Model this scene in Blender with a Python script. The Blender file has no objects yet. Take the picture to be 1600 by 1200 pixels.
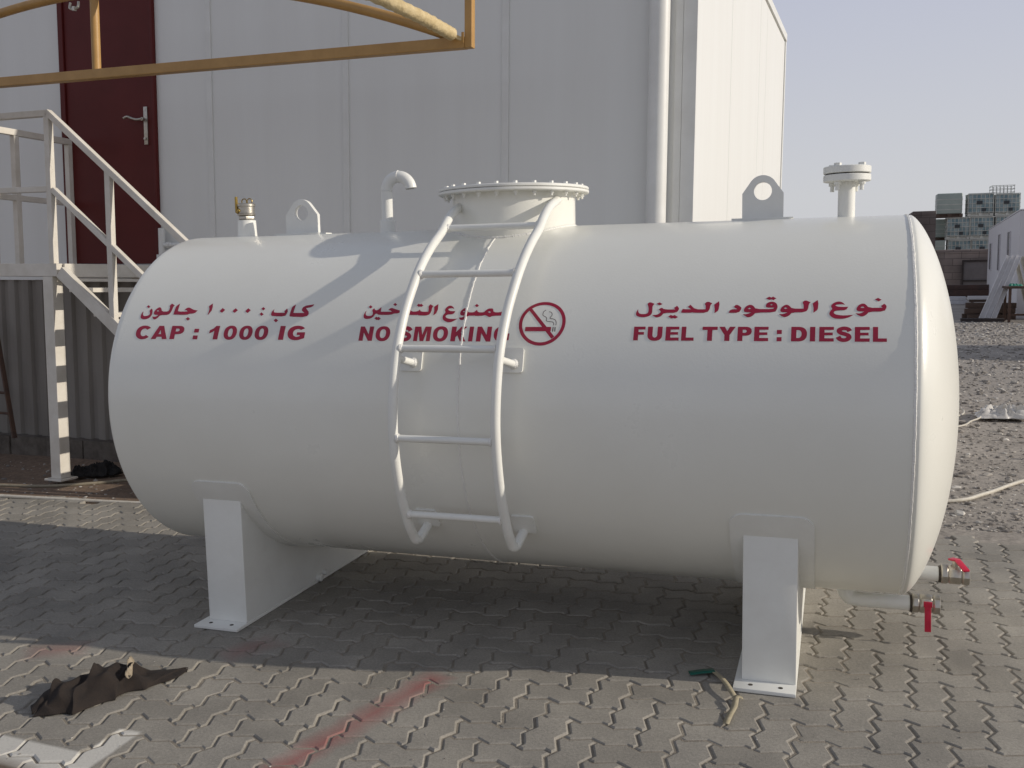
import bpy, bmesh, math, random
from mathutils import Vector, Matrix, noise
R = math.radians
C = bpy.context.scene.collection
scene = bpy.context.scene
random.seed(7)

SKY_SAT = 0.6; SKY_STR = 0.10; SUN_STR = 3.2; EXPO = 0.0
VEIL = ((0.625, 0.635, 0.665, 1), (0.505, 0.53, 0.645, 1), (0.33, 0.36, 0.44, 1), (0.20, 0.225, 0.29, 1)); VEIL_GAIN = 10.5; VEIL_MIX = 0.87
PAV1 = (0.262, 0.247, 0.220); PAV2 = (0.322, 0.305, 0.275)

# ------------------------------------------------------------------ camera
cam_d = bpy.data.cameras.new('camera')
cam_d.sensor_fit = 'HORIZONTAL'; cam_d.sensor_width = 36.0
cam_d.lens = 1508.71 / 1600 * 36.0
cam_d.clip_start = 0.05; cam_d.clip_end = 1500
cam = bpy.data.objects.new('camera', cam_d); C.objects.link(cam)
CR = Vector((0.94877624, 0.31538001, -0.01894966)); CU = Vector((-0.01995963, 0.11968692, 0.99261103))
CF = Vector((-0.3153177, 0.94138754, -0.11985097))
cam.matrix_world = Matrix(((CR.x, CU.x, -CF.x, 1.128), (CR.y, CU.y, -CF.y, -3.5877), (CR.z, CU.z, -CF.z, 1.3372), (0, 0, 0, 1)))
scene.camera = cam

# ------------------------------------------------------------------ sky, sun, exposure
SUN = Vector((2.6, 0.255, 1.0)).normalized()
sun_el = math.asin(SUN.z); sun_az = math.atan2(SUN.y, SUN.x)
w = bpy.data.worlds.new('World'); scene.world = w; w.use_nodes = True
nt = w.node_tree; nt.nodes.clear()
sky = nt.nodes.new('ShaderNodeTexSky'); sky.sky_type = 'NISHITA'; sky.sun_disc = False
sky.sun_elevation = sun_el; sky.sun_rotation = math.pi / 2 - sun_az
sky.air_density = 1.0; sky.dust_density = 4.0; sky.ozone_density = 1.5; sky.altitude = 0
hs = nt.nodes.new('ShaderNodeHueSaturation'); hs.inputs['Saturation'].default_value = SKY_SAT
# hazy desert air: an even pale veil over the clear-sky model, paler toward the horizon
geo = nt.nodes.new('ShaderNodeTexCoord'); sep = nt.nodes.new('ShaderNodeSeparateXYZ')
veil = nt.nodes.new('ShaderNodeValToRGB'); el_ = veil.color_ramp.elements
el_[0].position = 0.0; el_[0].color = VEIL[0]; el_[1].position = 1.0; el_[1].color = VEIL[3]
for p_, c_ in ((0.06, VEIL[0]), (0.28, VEIL[1]), (0.55, VEIL[2])): q_ = el_.new(p_); q_.color = c_
gain = nt.nodes.new('ShaderNodeVectorMath'); gain.operation = 'SCALE'; gain.inputs['Scale'].default_value = VEIL_GAIN
mixs = nt.nodes.new('ShaderNodeMix'); mixs.data_type = 'RGBA'; mixs.inputs[0].default_value = VEIL_MIX
bg = nt.nodes.new('ShaderNodeBackground'); bg.inputs['Strength'].default_value = SKY_STR
out = nt.nodes.new('ShaderNodeOutputWorld')
nt.links.new(geo.outputs['Generated'], sep.inputs[0]); nt.links.new(sep.outputs['Z'], veil.inputs['Fac'])
nt.links.new(veil.outputs['Color'], gain.inputs[0])
nt.links.new(sky.outputs[0], hs.inputs['Color']); nt.links.new(hs.outputs[0], mixs.inputs[6]); nt.links.new(gain.outputs[0], mixs.inputs[7])
nt.links.new(mixs.outputs[2], bg.inputs['Color']); nt.links.new(bg.outputs[0], out.inputs['Surface'])
sl = bpy.data.lights.new('sun', 'SUN'); sl.energy = SUN_STR; sl.angle = R(0.5); sl.color = (1.0, 0.915, 0.79)
so = bpy.data.objects.new('sun', sl); C.objects.link(so)
so.rotation_euler = SUN.to_track_quat('Z', 'Y').to_euler(); so.location = SUN * 40
scene.view_settings.view_transform = 'Standard'; scene.view_settings.look = 'None'
scene.view_settings.exposure = EXPO; scene.view_settings.gamma = 1.0
scene.view_settings.use_curve_mapping = False

# ------------------------------------------------------------------ materials
def mat(name, col, col2=None, scale=4.0, rough=0.5, rough2=None, metal=0.0, bump=0.0, bscale=60.0, detail=6.0, spec=0.5, stretch=None, coat=0.0):
    m = bpy.data.materials.new(name); m.use_nodes = True
    n = m.node_tree.nodes; l = m.node_tree.links
    b = n['Principled BSDF']
    b.inputs['Base Color'].default_value = (*col, 1); b.inputs['Roughness'].default_value = rough
    b.inputs['Metallic'].default_value = metal; b.inputs['Specular IOR Level'].default_value = spec
    if coat: b.inputs['Coat Weight'].default_value = coat; b.inputs['Coat Roughness'].default_value = 0.12
    tc = n.new('ShaderNodeTexCoord'); src = tc.outputs['Object']
    if stretch:
        mp = n.new('ShaderNodeMapping'); mp.inputs['Scale'].default_value = stretch
        l.new(src, mp.inputs['Vector']); src = mp.outputs[0]
    if col2:
        t = n.new('ShaderNodeTexNoise'); t.inputs['Scale'].default_value = scale; t.inputs['Detail'].default_value = detail
        t.inputs['Roughness'].default_value = 0.65
        l.new(src, t.inputs['Vector'])
        r = n.new('ShaderNodeValToRGB'); r.color_ramp.elements[0].position = 0.35; r.color_ramp.elements[1].position = 0.68
        r.color_ramp.elements[0].color = (*col, 1); r.color_ramp.elements[1].color = (*col2, 1)
        l.new(t.outputs['Fac'], r.inputs['Fac']); l.new(r.outputs['Color'], b.inputs['Base Color'])
        if rough2 is not None:
            q = n.new('ShaderNodeMapRange'); q.inputs['To Min'].default_value = rough; q.inputs['To Max'].default_value = rough2
            l.new(t.outputs['Fac'], q.inputs['Value']); l.new(q.outputs[0], b.inputs['Roughness'])
    if bump:
        t2 = n.new('ShaderNodeTexNoise'); t2.inputs['Scale'].default_value = bscale; t2.inputs['Detail'].default_value = 4
        l.new(tc.outputs['Object'], t2.inputs['Vector'])
        bp = n.new('ShaderNodeBump'); bp.inputs['Strength'].default_value = bump; bp.inputs['Distance'].default_value = 0.01
        l.new(t2.outputs['Fac'], bp.inputs['Height']); l.new(bp.outputs[0], b.inputs['Normal'])
    return m

M = dict(
    tank=mat('tank_paint', (0.795, 0.792, 0.732), (0.765, 0.758, 0.695), 1.6, 0.22, 0.36, bump=0.035, bscale=140, coat=0.15),
    fit=mat('fitting_paint', (0.79, 0.792, 0.75), (0.745, 0.74, 0.695), 9, 0.34, 0.45, bump=0.05, bscale=220),
    weld=mat('weld_paint', (0.80, 0.79, 0.75), None, rough=0.35, bump=0.5, bscale=170),
    red=mat('vinyl_lettering', (0.36, 0.008, 0.040), (0.30, 0.007, 0.034), 12, 0.35),
    smoke=mat('grey_print', (0.10, 0.075, 0.075), rough=0.5),
    brass=mat('brass', (0.46, 0.32, 0.09), (0.33, 0.22, 0.06), 60, 0.32, 0.5, metal=0.9),
    steel=mat('bare_steel', (0.52, 0.49, 0.43), (0.40, 0.37, 0.32), 40, 0.28, 0.42, metal=0.85, bump=0.1, bscale=300),
    dark=mat('dark_thread_tape', (0.03, 0.027, 0.024), (0.08, 0.06, 0.045), 90, 0.8),
    lever=mat('red_lever', (0.55, 0.012, 0.05), (0.45, 0.01, 0.04), 40, 0.35),
    wall=mat('white_sandwich_panel', (0.735, 0.74, 0.72), (0.708, 0.710, 0.688), 2.2, 0.38, 0.52, bump=0.035, bscale=1.6, stretch=(2.2, 2.2, 0.16)),
    trim=mat('white_panel_trim', (0.73, 0.735, 0.715), (0.675, 0.675, 0.65), 6, 0.4, 0.5),
    door=mat('maroon_door_paint', (0.105, 0.0135, 0.012), (0.088, 0.012, 0.0105), 3, 0.42, 0.55, bump=0.02, bscale=80, spec=0.22),
    skirt=mat('dusty_profiled_sheet', (0.27, 0.25, 0.225), (0.19, 0.172, 0.152), 3, 0.6, 0.8, stretch=(1, 1, 0.2), bump=0.05),
    plinth=mat('dirty_concrete_block', (0.15, 0.13, 0.11), (0.075, 0.063, 0.052), 9, 0.9, bump=0.6, bscale=50),
    stair=mat('white_stair_paint', (0.70, 0.665, 0.60), (0.60, 0.56, 0.49), 8, 0.4, 0.55, bump=0.04, bscale=120),
    canopy=mat('ochre_paint', (0.46, 0.265, 0.085), (0.38, 0.215, 0.066), 10, 0.42, 0.55, bump=0.06, bscale=150),
    fabric=mat('pale_yellow_fabric', (0.62, 0.50, 0.29), (0.50, 0.38, 0.19), 26, 0.75, bump=0.7, bscale=45),
    rag=mat('brown_rag', (0.026, 0.018, 0.014), (0.015, 0.011, 0.010), 30, 0.95, bump=0.4, bscale=350),
    lining=mat('tan_lining', (0.36, 0.30, 0.22), (0.22, 0.18, 0.13), 60, 0.9),
    black=mat('black_cloth', (0.012, 0.011, 0.011), (0.02, 0.018, 0.017), 40, 0.95),
    tape=mat('tan_strap', (0.42, 0.37, 0.26), (0.30, 0.26, 0.17), 50, 0.45, 0.6),
    green=mat('green_tag', (0.0, 0.11, 0.075), (0.0, 0.085, 0.06), 50, 0.45),
    hose=mat('white_hose', (0.62, 0.58, 0.50), (0.50, 0.46, 0.38), 30, 0.5),
    cable=mat('tan_cable', (0.30, 0.26, 0.19), (0.2, 0.17, 0.12), 30, 0.6),
    wood=mat('old_timber', (0.11, 0.070, 0.050), (0.06, 0.042, 0.034), 14, 0.85, stretch=(1, 6, 6)),
    darkwood=mat('dark_plank', (0.035, 0.028, 0.028), (0.05, 0.04, 0.036), 12, 0.9),
    rust=mat('rusty_frame', (0.115, 0.062, 0.04), (0.07, 0.045, 0.035), 20, 0.8),
    profile=mat('white_channel_paint', (0.66, 0.65, 0.66), (0.60, 0.59, 0.60), 8, 0.45),
    cream=mat('cream_channel_paint', (0.60, 0.57, 0.48), (0.52, 0.49, 0.41), 8, 0.45),
    cabin=mat('white_cabin_panel', (0.66, 0.645, 0.66), (0.62, 0.605, 0.62), 0.8, 0.55),
    glass=mat('dark_window', (0.03, 0.03, 0.04), rough=0.15),
    gate=mat('dark_gate_sheet', (0.17, 0.155, 0.16), (0.12, 0.11, 0.112), 1.2, 0.7),
    bottle=mat('tote_plastic', (0.42, 0.50, 0.50), (0.10, 0.19, 0.225), 2.6, 0.4),
    bottle2=mat('tote_plastic_green', (0.36, 0.41, 0.37), (0.30, 0.35, 0.32), 2.0, 0.5),
    cage=mat('galvanised_cage', (0.62, 0.62, 0.56), (0.42, 0.43, 0.40), 3, 0.55),
    plate=mat('dark_tote_plate', (0.035, 0.04, 0.045), rough=0.5),
    bag=mat('clear_plastic_film', (0.62, 0.60, 0.57), (0.42, 0.40, 0.37), 40, 0.25, 0.4),
    carton=mat('white_carton', (0.62, 0.62, 0.64), (0.52, 0.52, 0.54), 9, 0.6),
    teal=mat('teal_sheet', (0.04, 0.28, 0.20), (0.03, 0.22, 0.16), 8, 0.5),
)

def block_material(name, c1, c2, mortar, w, h):
    m = bpy.data.materials.new(name); m.use_nodes = True
    n = m.node_tree.nodes; l = m.node_tree.links; b = n['Principled BSDF']; b.inputs['Roughness'].default_value = 0.9
    tc = n.new('ShaderNodeTexCoord'); mp = n.new('ShaderNodeMapping'); mp.inputs['Rotation'].default_value = (R(90), 0, 0)
    br = n.new('ShaderNodeTexBrick'); br.inputs['Scale'].default_value = 1.0
    br.inputs['Brick Width'].default_value = w; br.inputs['Row Height'].default_value = h; br.inputs['Mortar Size'].default_value = 0.012
    br.inputs['Color1'].default_value = (*c1, 1); br.inputs['Color2'].default_value = (*c2, 1); br.inputs['Mortar'].default_value = (*mortar, 1)
    l.new(tc.outputs['Object'], mp.inputs['Vector']); l.new(mp.outputs[0], br.inputs['Vector'])
    ns = n.new('ShaderNodeTexNoise'); ns.inputs['Scale'].default_value = 1.7; ns.inputs['Detail'].default_value = 8
    l.new(tc.outputs['Object'], ns.inputs['Vector'])
    mx = n.new('ShaderNodeMix'); mx.data_type = 'RGBA'; mx.blend_type = 'MULTIPLY'; mx.inputs[0].default_value = 0.7
    rp = n.new('ShaderNodeValToRGB'); rp.color_ramp.elements[0].color = (0.55, 0.52, 0.5, 1); rp.color_ramp.elements[0].position = 0.3
    rp.color_ramp.elements[1].color = (1.1, 1.05, 1.0, 1); rp.color_ramp.elements[1].position = 0.7
    l.new(ns.outputs['Fac'], rp.inputs['Fac']); l.new(br.outputs['Color'], mx.inputs[6]); l.new(rp.outputs['Color'], mx.inputs[7])
    l.new(mx.outputs[2], b.inputs['Base Color'])
    return m

# ------------------------------------------------------------------ mesh helpers
class MB:
    def __init__(s): s.v = []; s.f = []
    def add(s, vs, fs):
        o = len(s.v); s.v += [tuple(p) for p in vs]; s.f += [tuple(i + o for i in f) for f in fs]; return s
    def box(s, x0, x1, y0, y1, z0, z1):
        v = [(x0, y0, z0), (x1, y0, z0), (x1, y1, z0), (x0, y1, z0), (x0, y0, z1), (x1, y0, z1), (x1, y1, z1), (x0, y1, z1)]
        return s.add(v, [(0, 3, 2, 1), (4, 5, 6, 7), (0, 1, 5, 4), (1, 2, 6, 5), (2, 3, 7, 6), (3, 0, 4, 7)])
    def obox(s, c, ax, ay, az, sx, sy, sz):
        c = Vector(c); ax = Vector(ax); ay = Vector(ay); az = Vector(az); v = []
        for k in (-1, 1):
            for a, b in ((-1, -1), (1, -1), (1, 1), (-1, 1)): v.append(c + ax * (a * sx / 2) + ay * (b * sy / 2) + az * (k * sz / 2))
        return s.add(v, [(0, 3, 2, 1), (4, 5, 6, 7), (0, 1, 5, 4), (1, 2, 6, 5), (2, 3, 7, 6), (3, 0, 4, 7)])
    def bar(s, p0, p1, wd, ht, up=(0, 0, 1)):
        p0 = Vector(p0); p1 = Vector(p1); d = (p1 - p0); L = d.length; d.normalize()
        a = d.cross(Vector(up)).normalized(); u = a.cross(d)
        return s.obox((p0 + p1) / 2, a, d, u, wd, L, ht)
    def tube(s, path, r, n=16, caps=True):
        P = [Vector(p) for p in path]; m = len(P); rr = r if isinstance(r, (list, tuple)) else [r] * m
        T = []
        for i in range(m):
            a = P[max(i - 1, 0)]; b = P[min(i + 1, m - 1)]; T.append((b - a).normalized())
        ref = Vector((0, 0, 1)) if abs(T[0].z) < 0.9 else Vector((1, 0, 0))
        N = (ref - T[0] * ref.dot(T[0])).normalized(); vs = []
        for i in range(m):
            N = (N - T[i] * N.dot(T[i])).normalized(); B = T[i].cross(N)
            k = 1.0
            if 0 < i < m - 1:
                c = (P[i] - P[i - 1]).normalized().dot((P[i + 1] - P[i]).normalized()); k = 1.0 / max(0.75, math.sqrt((1 + c) / 2))
            for j in range(n):
                t = 2 * math.pi * j / n; vs.append(P[i] + (N * math.cos(t) + B * math.sin(t)) * rr[i] * (k if i not in (0, m - 1) else 1))
        fs = [(i * n + j, i * n + (j + 1) % n, (i + 1) * n + (j + 1) % n, (i + 1) * n + j) for i in range(m - 1) for j in range(n)]
        if caps: fs += [tuple(range(n - 1, -1, -1)), tuple((m - 1) * n + j for j in range(n))]
        return s.add(vs, fs)
    def lathe(s, prof, c=(0, 0, 0), axis='Z', n=48, sx=1):
        c = Vector(c); vs = []
        for r, h in prof:
            for j in range(n):
                t = 2 * math.pi * j / n; a, b = r * math.cos(t), r * math.sin(t)
                vs.append(c + (Vector((a, b, h)) if axis == 'Z' else Vector((h * sx, a, b)) if axis == 'X' else Vector((b, h, a))))
        m = len(prof)
        fs = [(i * n + j, i * n + (j + 1) % n, (i + 1) * n + (j + 1) % n, (i + 1) * n + j) for i in range(m - 1) for j in range(n)]
        fs += [tuple(range(n - 1, -1, -1)), tuple((m - 1) * n + j for j in range(n))]
        return s.add(vs, fs)
    def prism(s, poly, f0, f1):
        n = len(poly); v = [f0(*p) for p in poly] + [f1(*p) for p in poly]
        return s.add(v, [tuple(range(n - 1, -1, -1)), tuple(range(n, 2 * n))] + [(i, (i + 1) % n, (i + 1) % n + n, i + n) for i in range(n)])
    def grid(s, nu, nv, fn, closed=False):
        vs = [fn(i / (nu - 1), j / (nv - 1)) for i in range(nu) for j in range(nv)]
        return s.add(vs, [(i * nv + j, (i + 1) * nv + j, (i + 1) * nv + j + 1, i * nv + j + 1) for i in range(nu - 1) for j in range(nv - 1)])
    def build(s, name, m, parent=None, bevel=0.0, segs=2, smooth=True, loc=None, solid=0.0, angle=35, recalc=True):
        me = bpy.data.meshes.new(name)
        vs = s.v if loc is None else [(a - loc[0], b - loc[1], c - loc[2]) for a, b, c in s.v]
        me.from_pydata([tuple(p) for p in vs], [], s.f)
        if bevel or recalc:
            bm = bmesh.new(); bm.from_mesh(me)
            if recalc: bmesh.ops.recalc_face_normals(bm, faces=bm.faces)
            if bevel:
                ed = [e for e in bm.edges if len(e.link_faces) == 2 and e.calc_face_angle(0) > R(40)]
                bmesh.ops.bevel(bm, geom=ed, offset=bevel, segments=segs, profile=0.6, affect='EDGES', clamp_overlap=True)
            bm.to_mesh(me); bm.free()
        if smooth: me.shade_smooth(); me.set_sharp_from_angle(angle=R(angle))
        me.materials.append(m if not isinstance(m, str) else M[m])
        o = bpy.data.objects.new(name, me); C.objects.link(o)
        if parent: o.parent = parent
        if loc is not None: o.location = loc
        if solid:
            md = o.modifiers.new('thickness', 'SOLIDIFY'); md.thickness = solid
        return o

def tag(o, label, cat, group=None, kind=None):
    if label: o['label'] = label
    if cat: o['category'] = cat
    if group: o['group'] = group
    if kind: o['kind'] = kind
    return o
def thing(name, label, cat, loc=(0, 0, 0), group=None, matrix=None):
    o = bpy.data.objects.new(name, None); C.objects.link(o); o.empty_display_size = 0.2
    if matrix is not None: o.matrix_world = matrix
    else: o.location = loc
    return tag(o, label, cat, group)
def copy_tree(o, parent=None):
    c = o.copy(); C.objects.link(c)
    if parent: c.parent = parent
    for ch in list(o.children): copy_tree(ch, c)
    return c
def arc(cx, cy, rx, ry, a0, a1, n): return [(cx + rx * math.cos(R(a0 + (a1 - a0) * i / n)), cy + ry * math.sin(R(a0 + (a1 - a0) * i / n))) for i in range(n + 1)]
def smooth_path(P, n=6):
    P = [Vector(p) for p in P]; out = []
    for i in range(len(P) - 1):
        a = P[max(i - 1, 0)]; b = P[i]; c = P[i + 1]; d = P[min(i + 2, len(P) - 1)]
        for k in range(n):
            t = k / n; out.append(0.5 * ((2 * b) + (c - a) * t + (2 * a - 5 * b + 4 * c - d) * t * t + (3 * b - a - 3 * c + d) * t ** 3))
    return out + [P[-1]]

# building frame: paving rows, building, stairs and canopy share it
BX = Vector((0.99816309, -0.05798022, -0.01757121)); BY = Vector((0.05754713, 0.99804883, -0.02422529)); BZ = Vector((0.01894151, 0.02316962, 0.99955209))
BO = Vector((-3.737, 2.03, 0.0))
BM = Matrix(((BX.x, BY.x, BZ.x, BO.x), (BX.y, BY.y, BZ.y, BO.y), (BX.z, BY.z, BZ.z, BO.z), (0, 0, 0, 1)))

# ------------------------------------------------------------------ ground
def ground_material():
    m = bpy.data.materials.new('stony_ground'); m.use_nodes = True
    n = m.node_tree.nodes; l = m.node_tree.links; b = n['Principled BSDF']; b.inputs['Roughness'].default_value = 0.95
    b.inputs['Specular IOR Level'].default_value = 0.2
    tc = n.new('ShaderNodeTexCoord')
    def tex(sc, d=8, ro=0.6):
        t = n.new('ShaderNodeTexNoise'); t.inputs['Scale'].default_value = sc; t.inputs['Detail'].default_value = d; t.inputs['Roughness'].default_value = ro
        l.new(tc.outputs['Object'], t.inputs['Vector']); return t
    a = tex(0.8); c = tex(26, 10, 0.75); v = n.new('ShaderNodeTexVoronoi'); v.inputs['Scale'].default_value = 22; l.new(tc.outputs['Object'], v.inputs['Vector'])
    r1 = n.new('ShaderNodeValToRGB'); e = r1.color_ramp.elements
    e[0].position = 0.32; e[0].color = (0.27, 0.245, 0.218, 1); e[1].position = 0.70; e[1].color = (0.46, 0.42, 0.375, 1)
    l.new(a.outputs['Fac'], r1.inputs['Fac'])
    r2 = n.new('ShaderNodeValToRGB'); e = r2.color_ramp.elements
    e[0].position = 0.30; e[0].color = (0.6, 0.6, 0.61, 1); e[1].position = 0.72; e[1].color = (1.25, 1.24, 1.22, 1)
    l.new(c.outputs['Fac'], r2.inputs['Fac'])
    mx = n.new('ShaderNodeMix'); mx.data_type = 'RGBA'; mx.blend_type = 'MULTIPLY'; mx.inputs[0].default_value = 1
    l.new(r1.outputs['Color'], mx.inputs[6]); l.new(r2.outputs['Color'], mx.inputs[7])
    # brown trodden soil along the building, grey stony fill farther right
    sx = n.new('ShaderNodeSeparateXYZ'); l.new(tc.outputs['Object'], sx.inputs[0])
    wa = n.new('ShaderNodeMath'); wa.operation = 'MULTIPLY_ADD'; wa.inputs[1].default_value = 1.4; l.new(a.outputs['Fac'], wa.inputs[0]); l.new(sx.outputs[0], wa.inputs[2])
    mr = n.new('ShaderNodeMapRange'); mr.inputs['From Min'].default_value = 0.0; mr.inputs['From Max'].default_value = 2.2; l.new(wa.outputs[0], mr.inputs['Value'])
    soil = n.new('ShaderNodeMix'); soil.data_type = 'RGBA'; soil.blend_type = 'MULTIPLY'; soil.inputs[0].default_value = 1; soil.inputs[7].default_value = (0.66, 0.53, 0.44, 1)
    l.new(mx.outputs[2], soil.inputs[6])
    fin = n.new('ShaderNodeMix'); fin.data_type = 'RGBA'; l.new(mr.outputs[0], fin.inputs[0]); l.new(soil.outputs[2], fin.inputs[6]); l.new(mx.outputs[2], fin.inputs[7])
    l.new(fin.outputs[2], b.inputs['Base Color'])
    ad = n.new('ShaderNodeMath'); ad.operation = 'ADD'; l.new(c.outputs['Fac'], ad.inputs[0]); l.new(v.outputs['Distance'], ad.inputs[1])
    bp = n.new('ShaderNodeBump'); bp.inputs['Strength'].default_value = 0.35; bp.inputs['Distance'].default_value = 0.015
    l.new(ad.outputs[0], bp.inputs['Height']); l.new(bp.outputs[0], b.inputs['Normal'])
    return m
gm = ground_material()
g = MB()
def gh(x, y):
    far = min(1.0, max(0.0, (y - 1.55 + 0.12 * noise.noise((x * 0.9, 3.1, 0))) / 0.5))
    z = -0.016 + far * (0.014 + 0.010 * noise.noise((x * 1.3, y * 1.3, 0.5)) + 0.005 * noise.noise((x * 5, y * 5, 2.5)))
    return z if far > 0 else -0.016
xs = [-300, -80, -30, -14] + [-9 + 0.25 * i for i in range(36)] + [0.0 + 0.08 * i for i in range(75)] + [6.2, 7, 8, 10, 14, 30, 80, 300]
ys = [-300, -80, -30, -14, -8, -4, -1] + [0.6 + 0.08 * i for i in range(80)] + [7.1 + 0.35 * i for i in range(52)] + [26, 30, 38, 60, 120, 400]
nx, ny = len(xs), len(ys)
g.v = [(x, y, gh(x, y) if -9 < x < 6.2 and -1 < y < 25 else (-0.016 if y < 1 else -0.004)) for x in xs for y in ys]
g.f = [(i * ny + j, (i + 1) * ny + j, (i + 1) * ny + j + 1, i * ny + j + 1) for i in range(nx - 1) for j in range(ny - 1)]
tag(g.build('ground', gm, recalc=False, angle=80), 'brown stony yard ground stretching beyond the paving', 'ground', kind='structure')

# interlocking zigzag pavers laid in herringbone, one sheet of paving
PW = 0.1035
pa = R(3.3); pe1 = Vector((math.cos(pa), -math.sin(pa))); pe2 = Vector((math.sin(pa), math.cos(pa))); po = Vector((1.317, 0.244))
ZA = 0.0118
def zig(t):
    t = t % 1.0
    if t < 0.22: return ZA * t / 0.22
    if t < 0.78: return ZA * (1 - 2 * (t - 0.22) / 0.56)
    return -ZA * (1 - (t - 0.78) / 0.22)
KT = (0.0, 0.22, 0.5, 0.78)
def edge_pts(i, j, di, dj, L):
    out = []
    for k in range(L):
        for t in KT:
            if di: u = i + di * (k + t); out.append((u * PW, j * PW - zig(u)))
            else: v = j + dj * (k + t); out.append((i * PW + zig(v), v * PW))
    return out
def inset(poly, d):
    n = len(poly); res = []
    for k in range(n):
        a = Vector(poly[k - 1]); b = Vector(poly[k]); c = Vector(poly[(k + 1) % n])
        e = (b - a).normalized(); f = (c - b).normalized()
        n1 = Vector((-e.y, e.x)); n2 = Vector((-f.y, f.x)); s_ = n1 + n2
        dn = 1 + n1.dot(n2)
        res.append(b + s_ * (d / max(dn, 0.5)))
    return res
pv, pf, ptone = [], [], []
rnd = random.Random(3)
def pave_limit(x): return 0.93 + (x + 3.7) * 0.082 + 0.02 * math.sin(x * 5.1)
tmpl = {}
for i in range(-80, 34):
    for j in range(-60, 34):
        c = (i + j + 1) % 4
        if c == 0: wI, hI = 2, 1
        elif c == 2: wI, hI = 1, 2
        else: continue
        cx, cy = (i + wI / 2) * PW, (j + hI / 2) * PW
        W = po + pe1 * cx + pe2 * cy
        if not (-6.2 < W.x < 3.4 and -4.6 < W.y < pave_limit(W.x)): continue
        key = c
        if key not in tmpl:
            P = edge_pts(0, 0, 1, 0, wI) + edge_pts(wI, 0, 0, 1, hI) + edge_pts(wI, hI, -1, 0, wI) + edge_pts(0, hI, 0, -1, hI)
            cen = Vector((wI * PW / 2, hI * PW / 2))
            tmpl[key] = [[p - cen for p in inset(P, d)] for d in (0.0022, 0.0022, 0.0042, 0.0084)]
        rings = tmpl[key]; n = len(rings[0])
        dz = rnd.gauss(0, 0.0009); tx, ty = rnd.gauss(0, 0.006), rnd.gauss(0, 0.006); ra = rnd.gauss(0, 0.006)
        sa, ca = math.sin(ra), math.cos(ra); o = len(pv)
        for ring, z in zip(rings, (-0.03, -0.0075, -0.0028, 0.0)):
            for p in ring:
                q = Vector((p.x * ca - p.y * sa, p.x * sa + p.y * ca))
                X = W + pe1 * q.x + pe2 * q.y
                pv.append((X.x, X.y, z + dz + q.x * tx + q.y * ty - 0.0012))
        tn = min(1, max(0, 0.5 + 0.28 * rnd.gauss(0, 1) + 0.35 * noise.noise((W.x * 0.8, W.y * 0.8, 7))))
        for k in range(3):
            for q in range(n): pf.append((o + k * n + q, o + k * n + (q + 1) % n, o + (k + 1) * n + (q + 1) % n, o + (k + 1) * n + q)); ptone.append(tn)
        pf.append(tuple(o + 3 * n + q for q in range(n))); ptone.append(tn)
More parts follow.
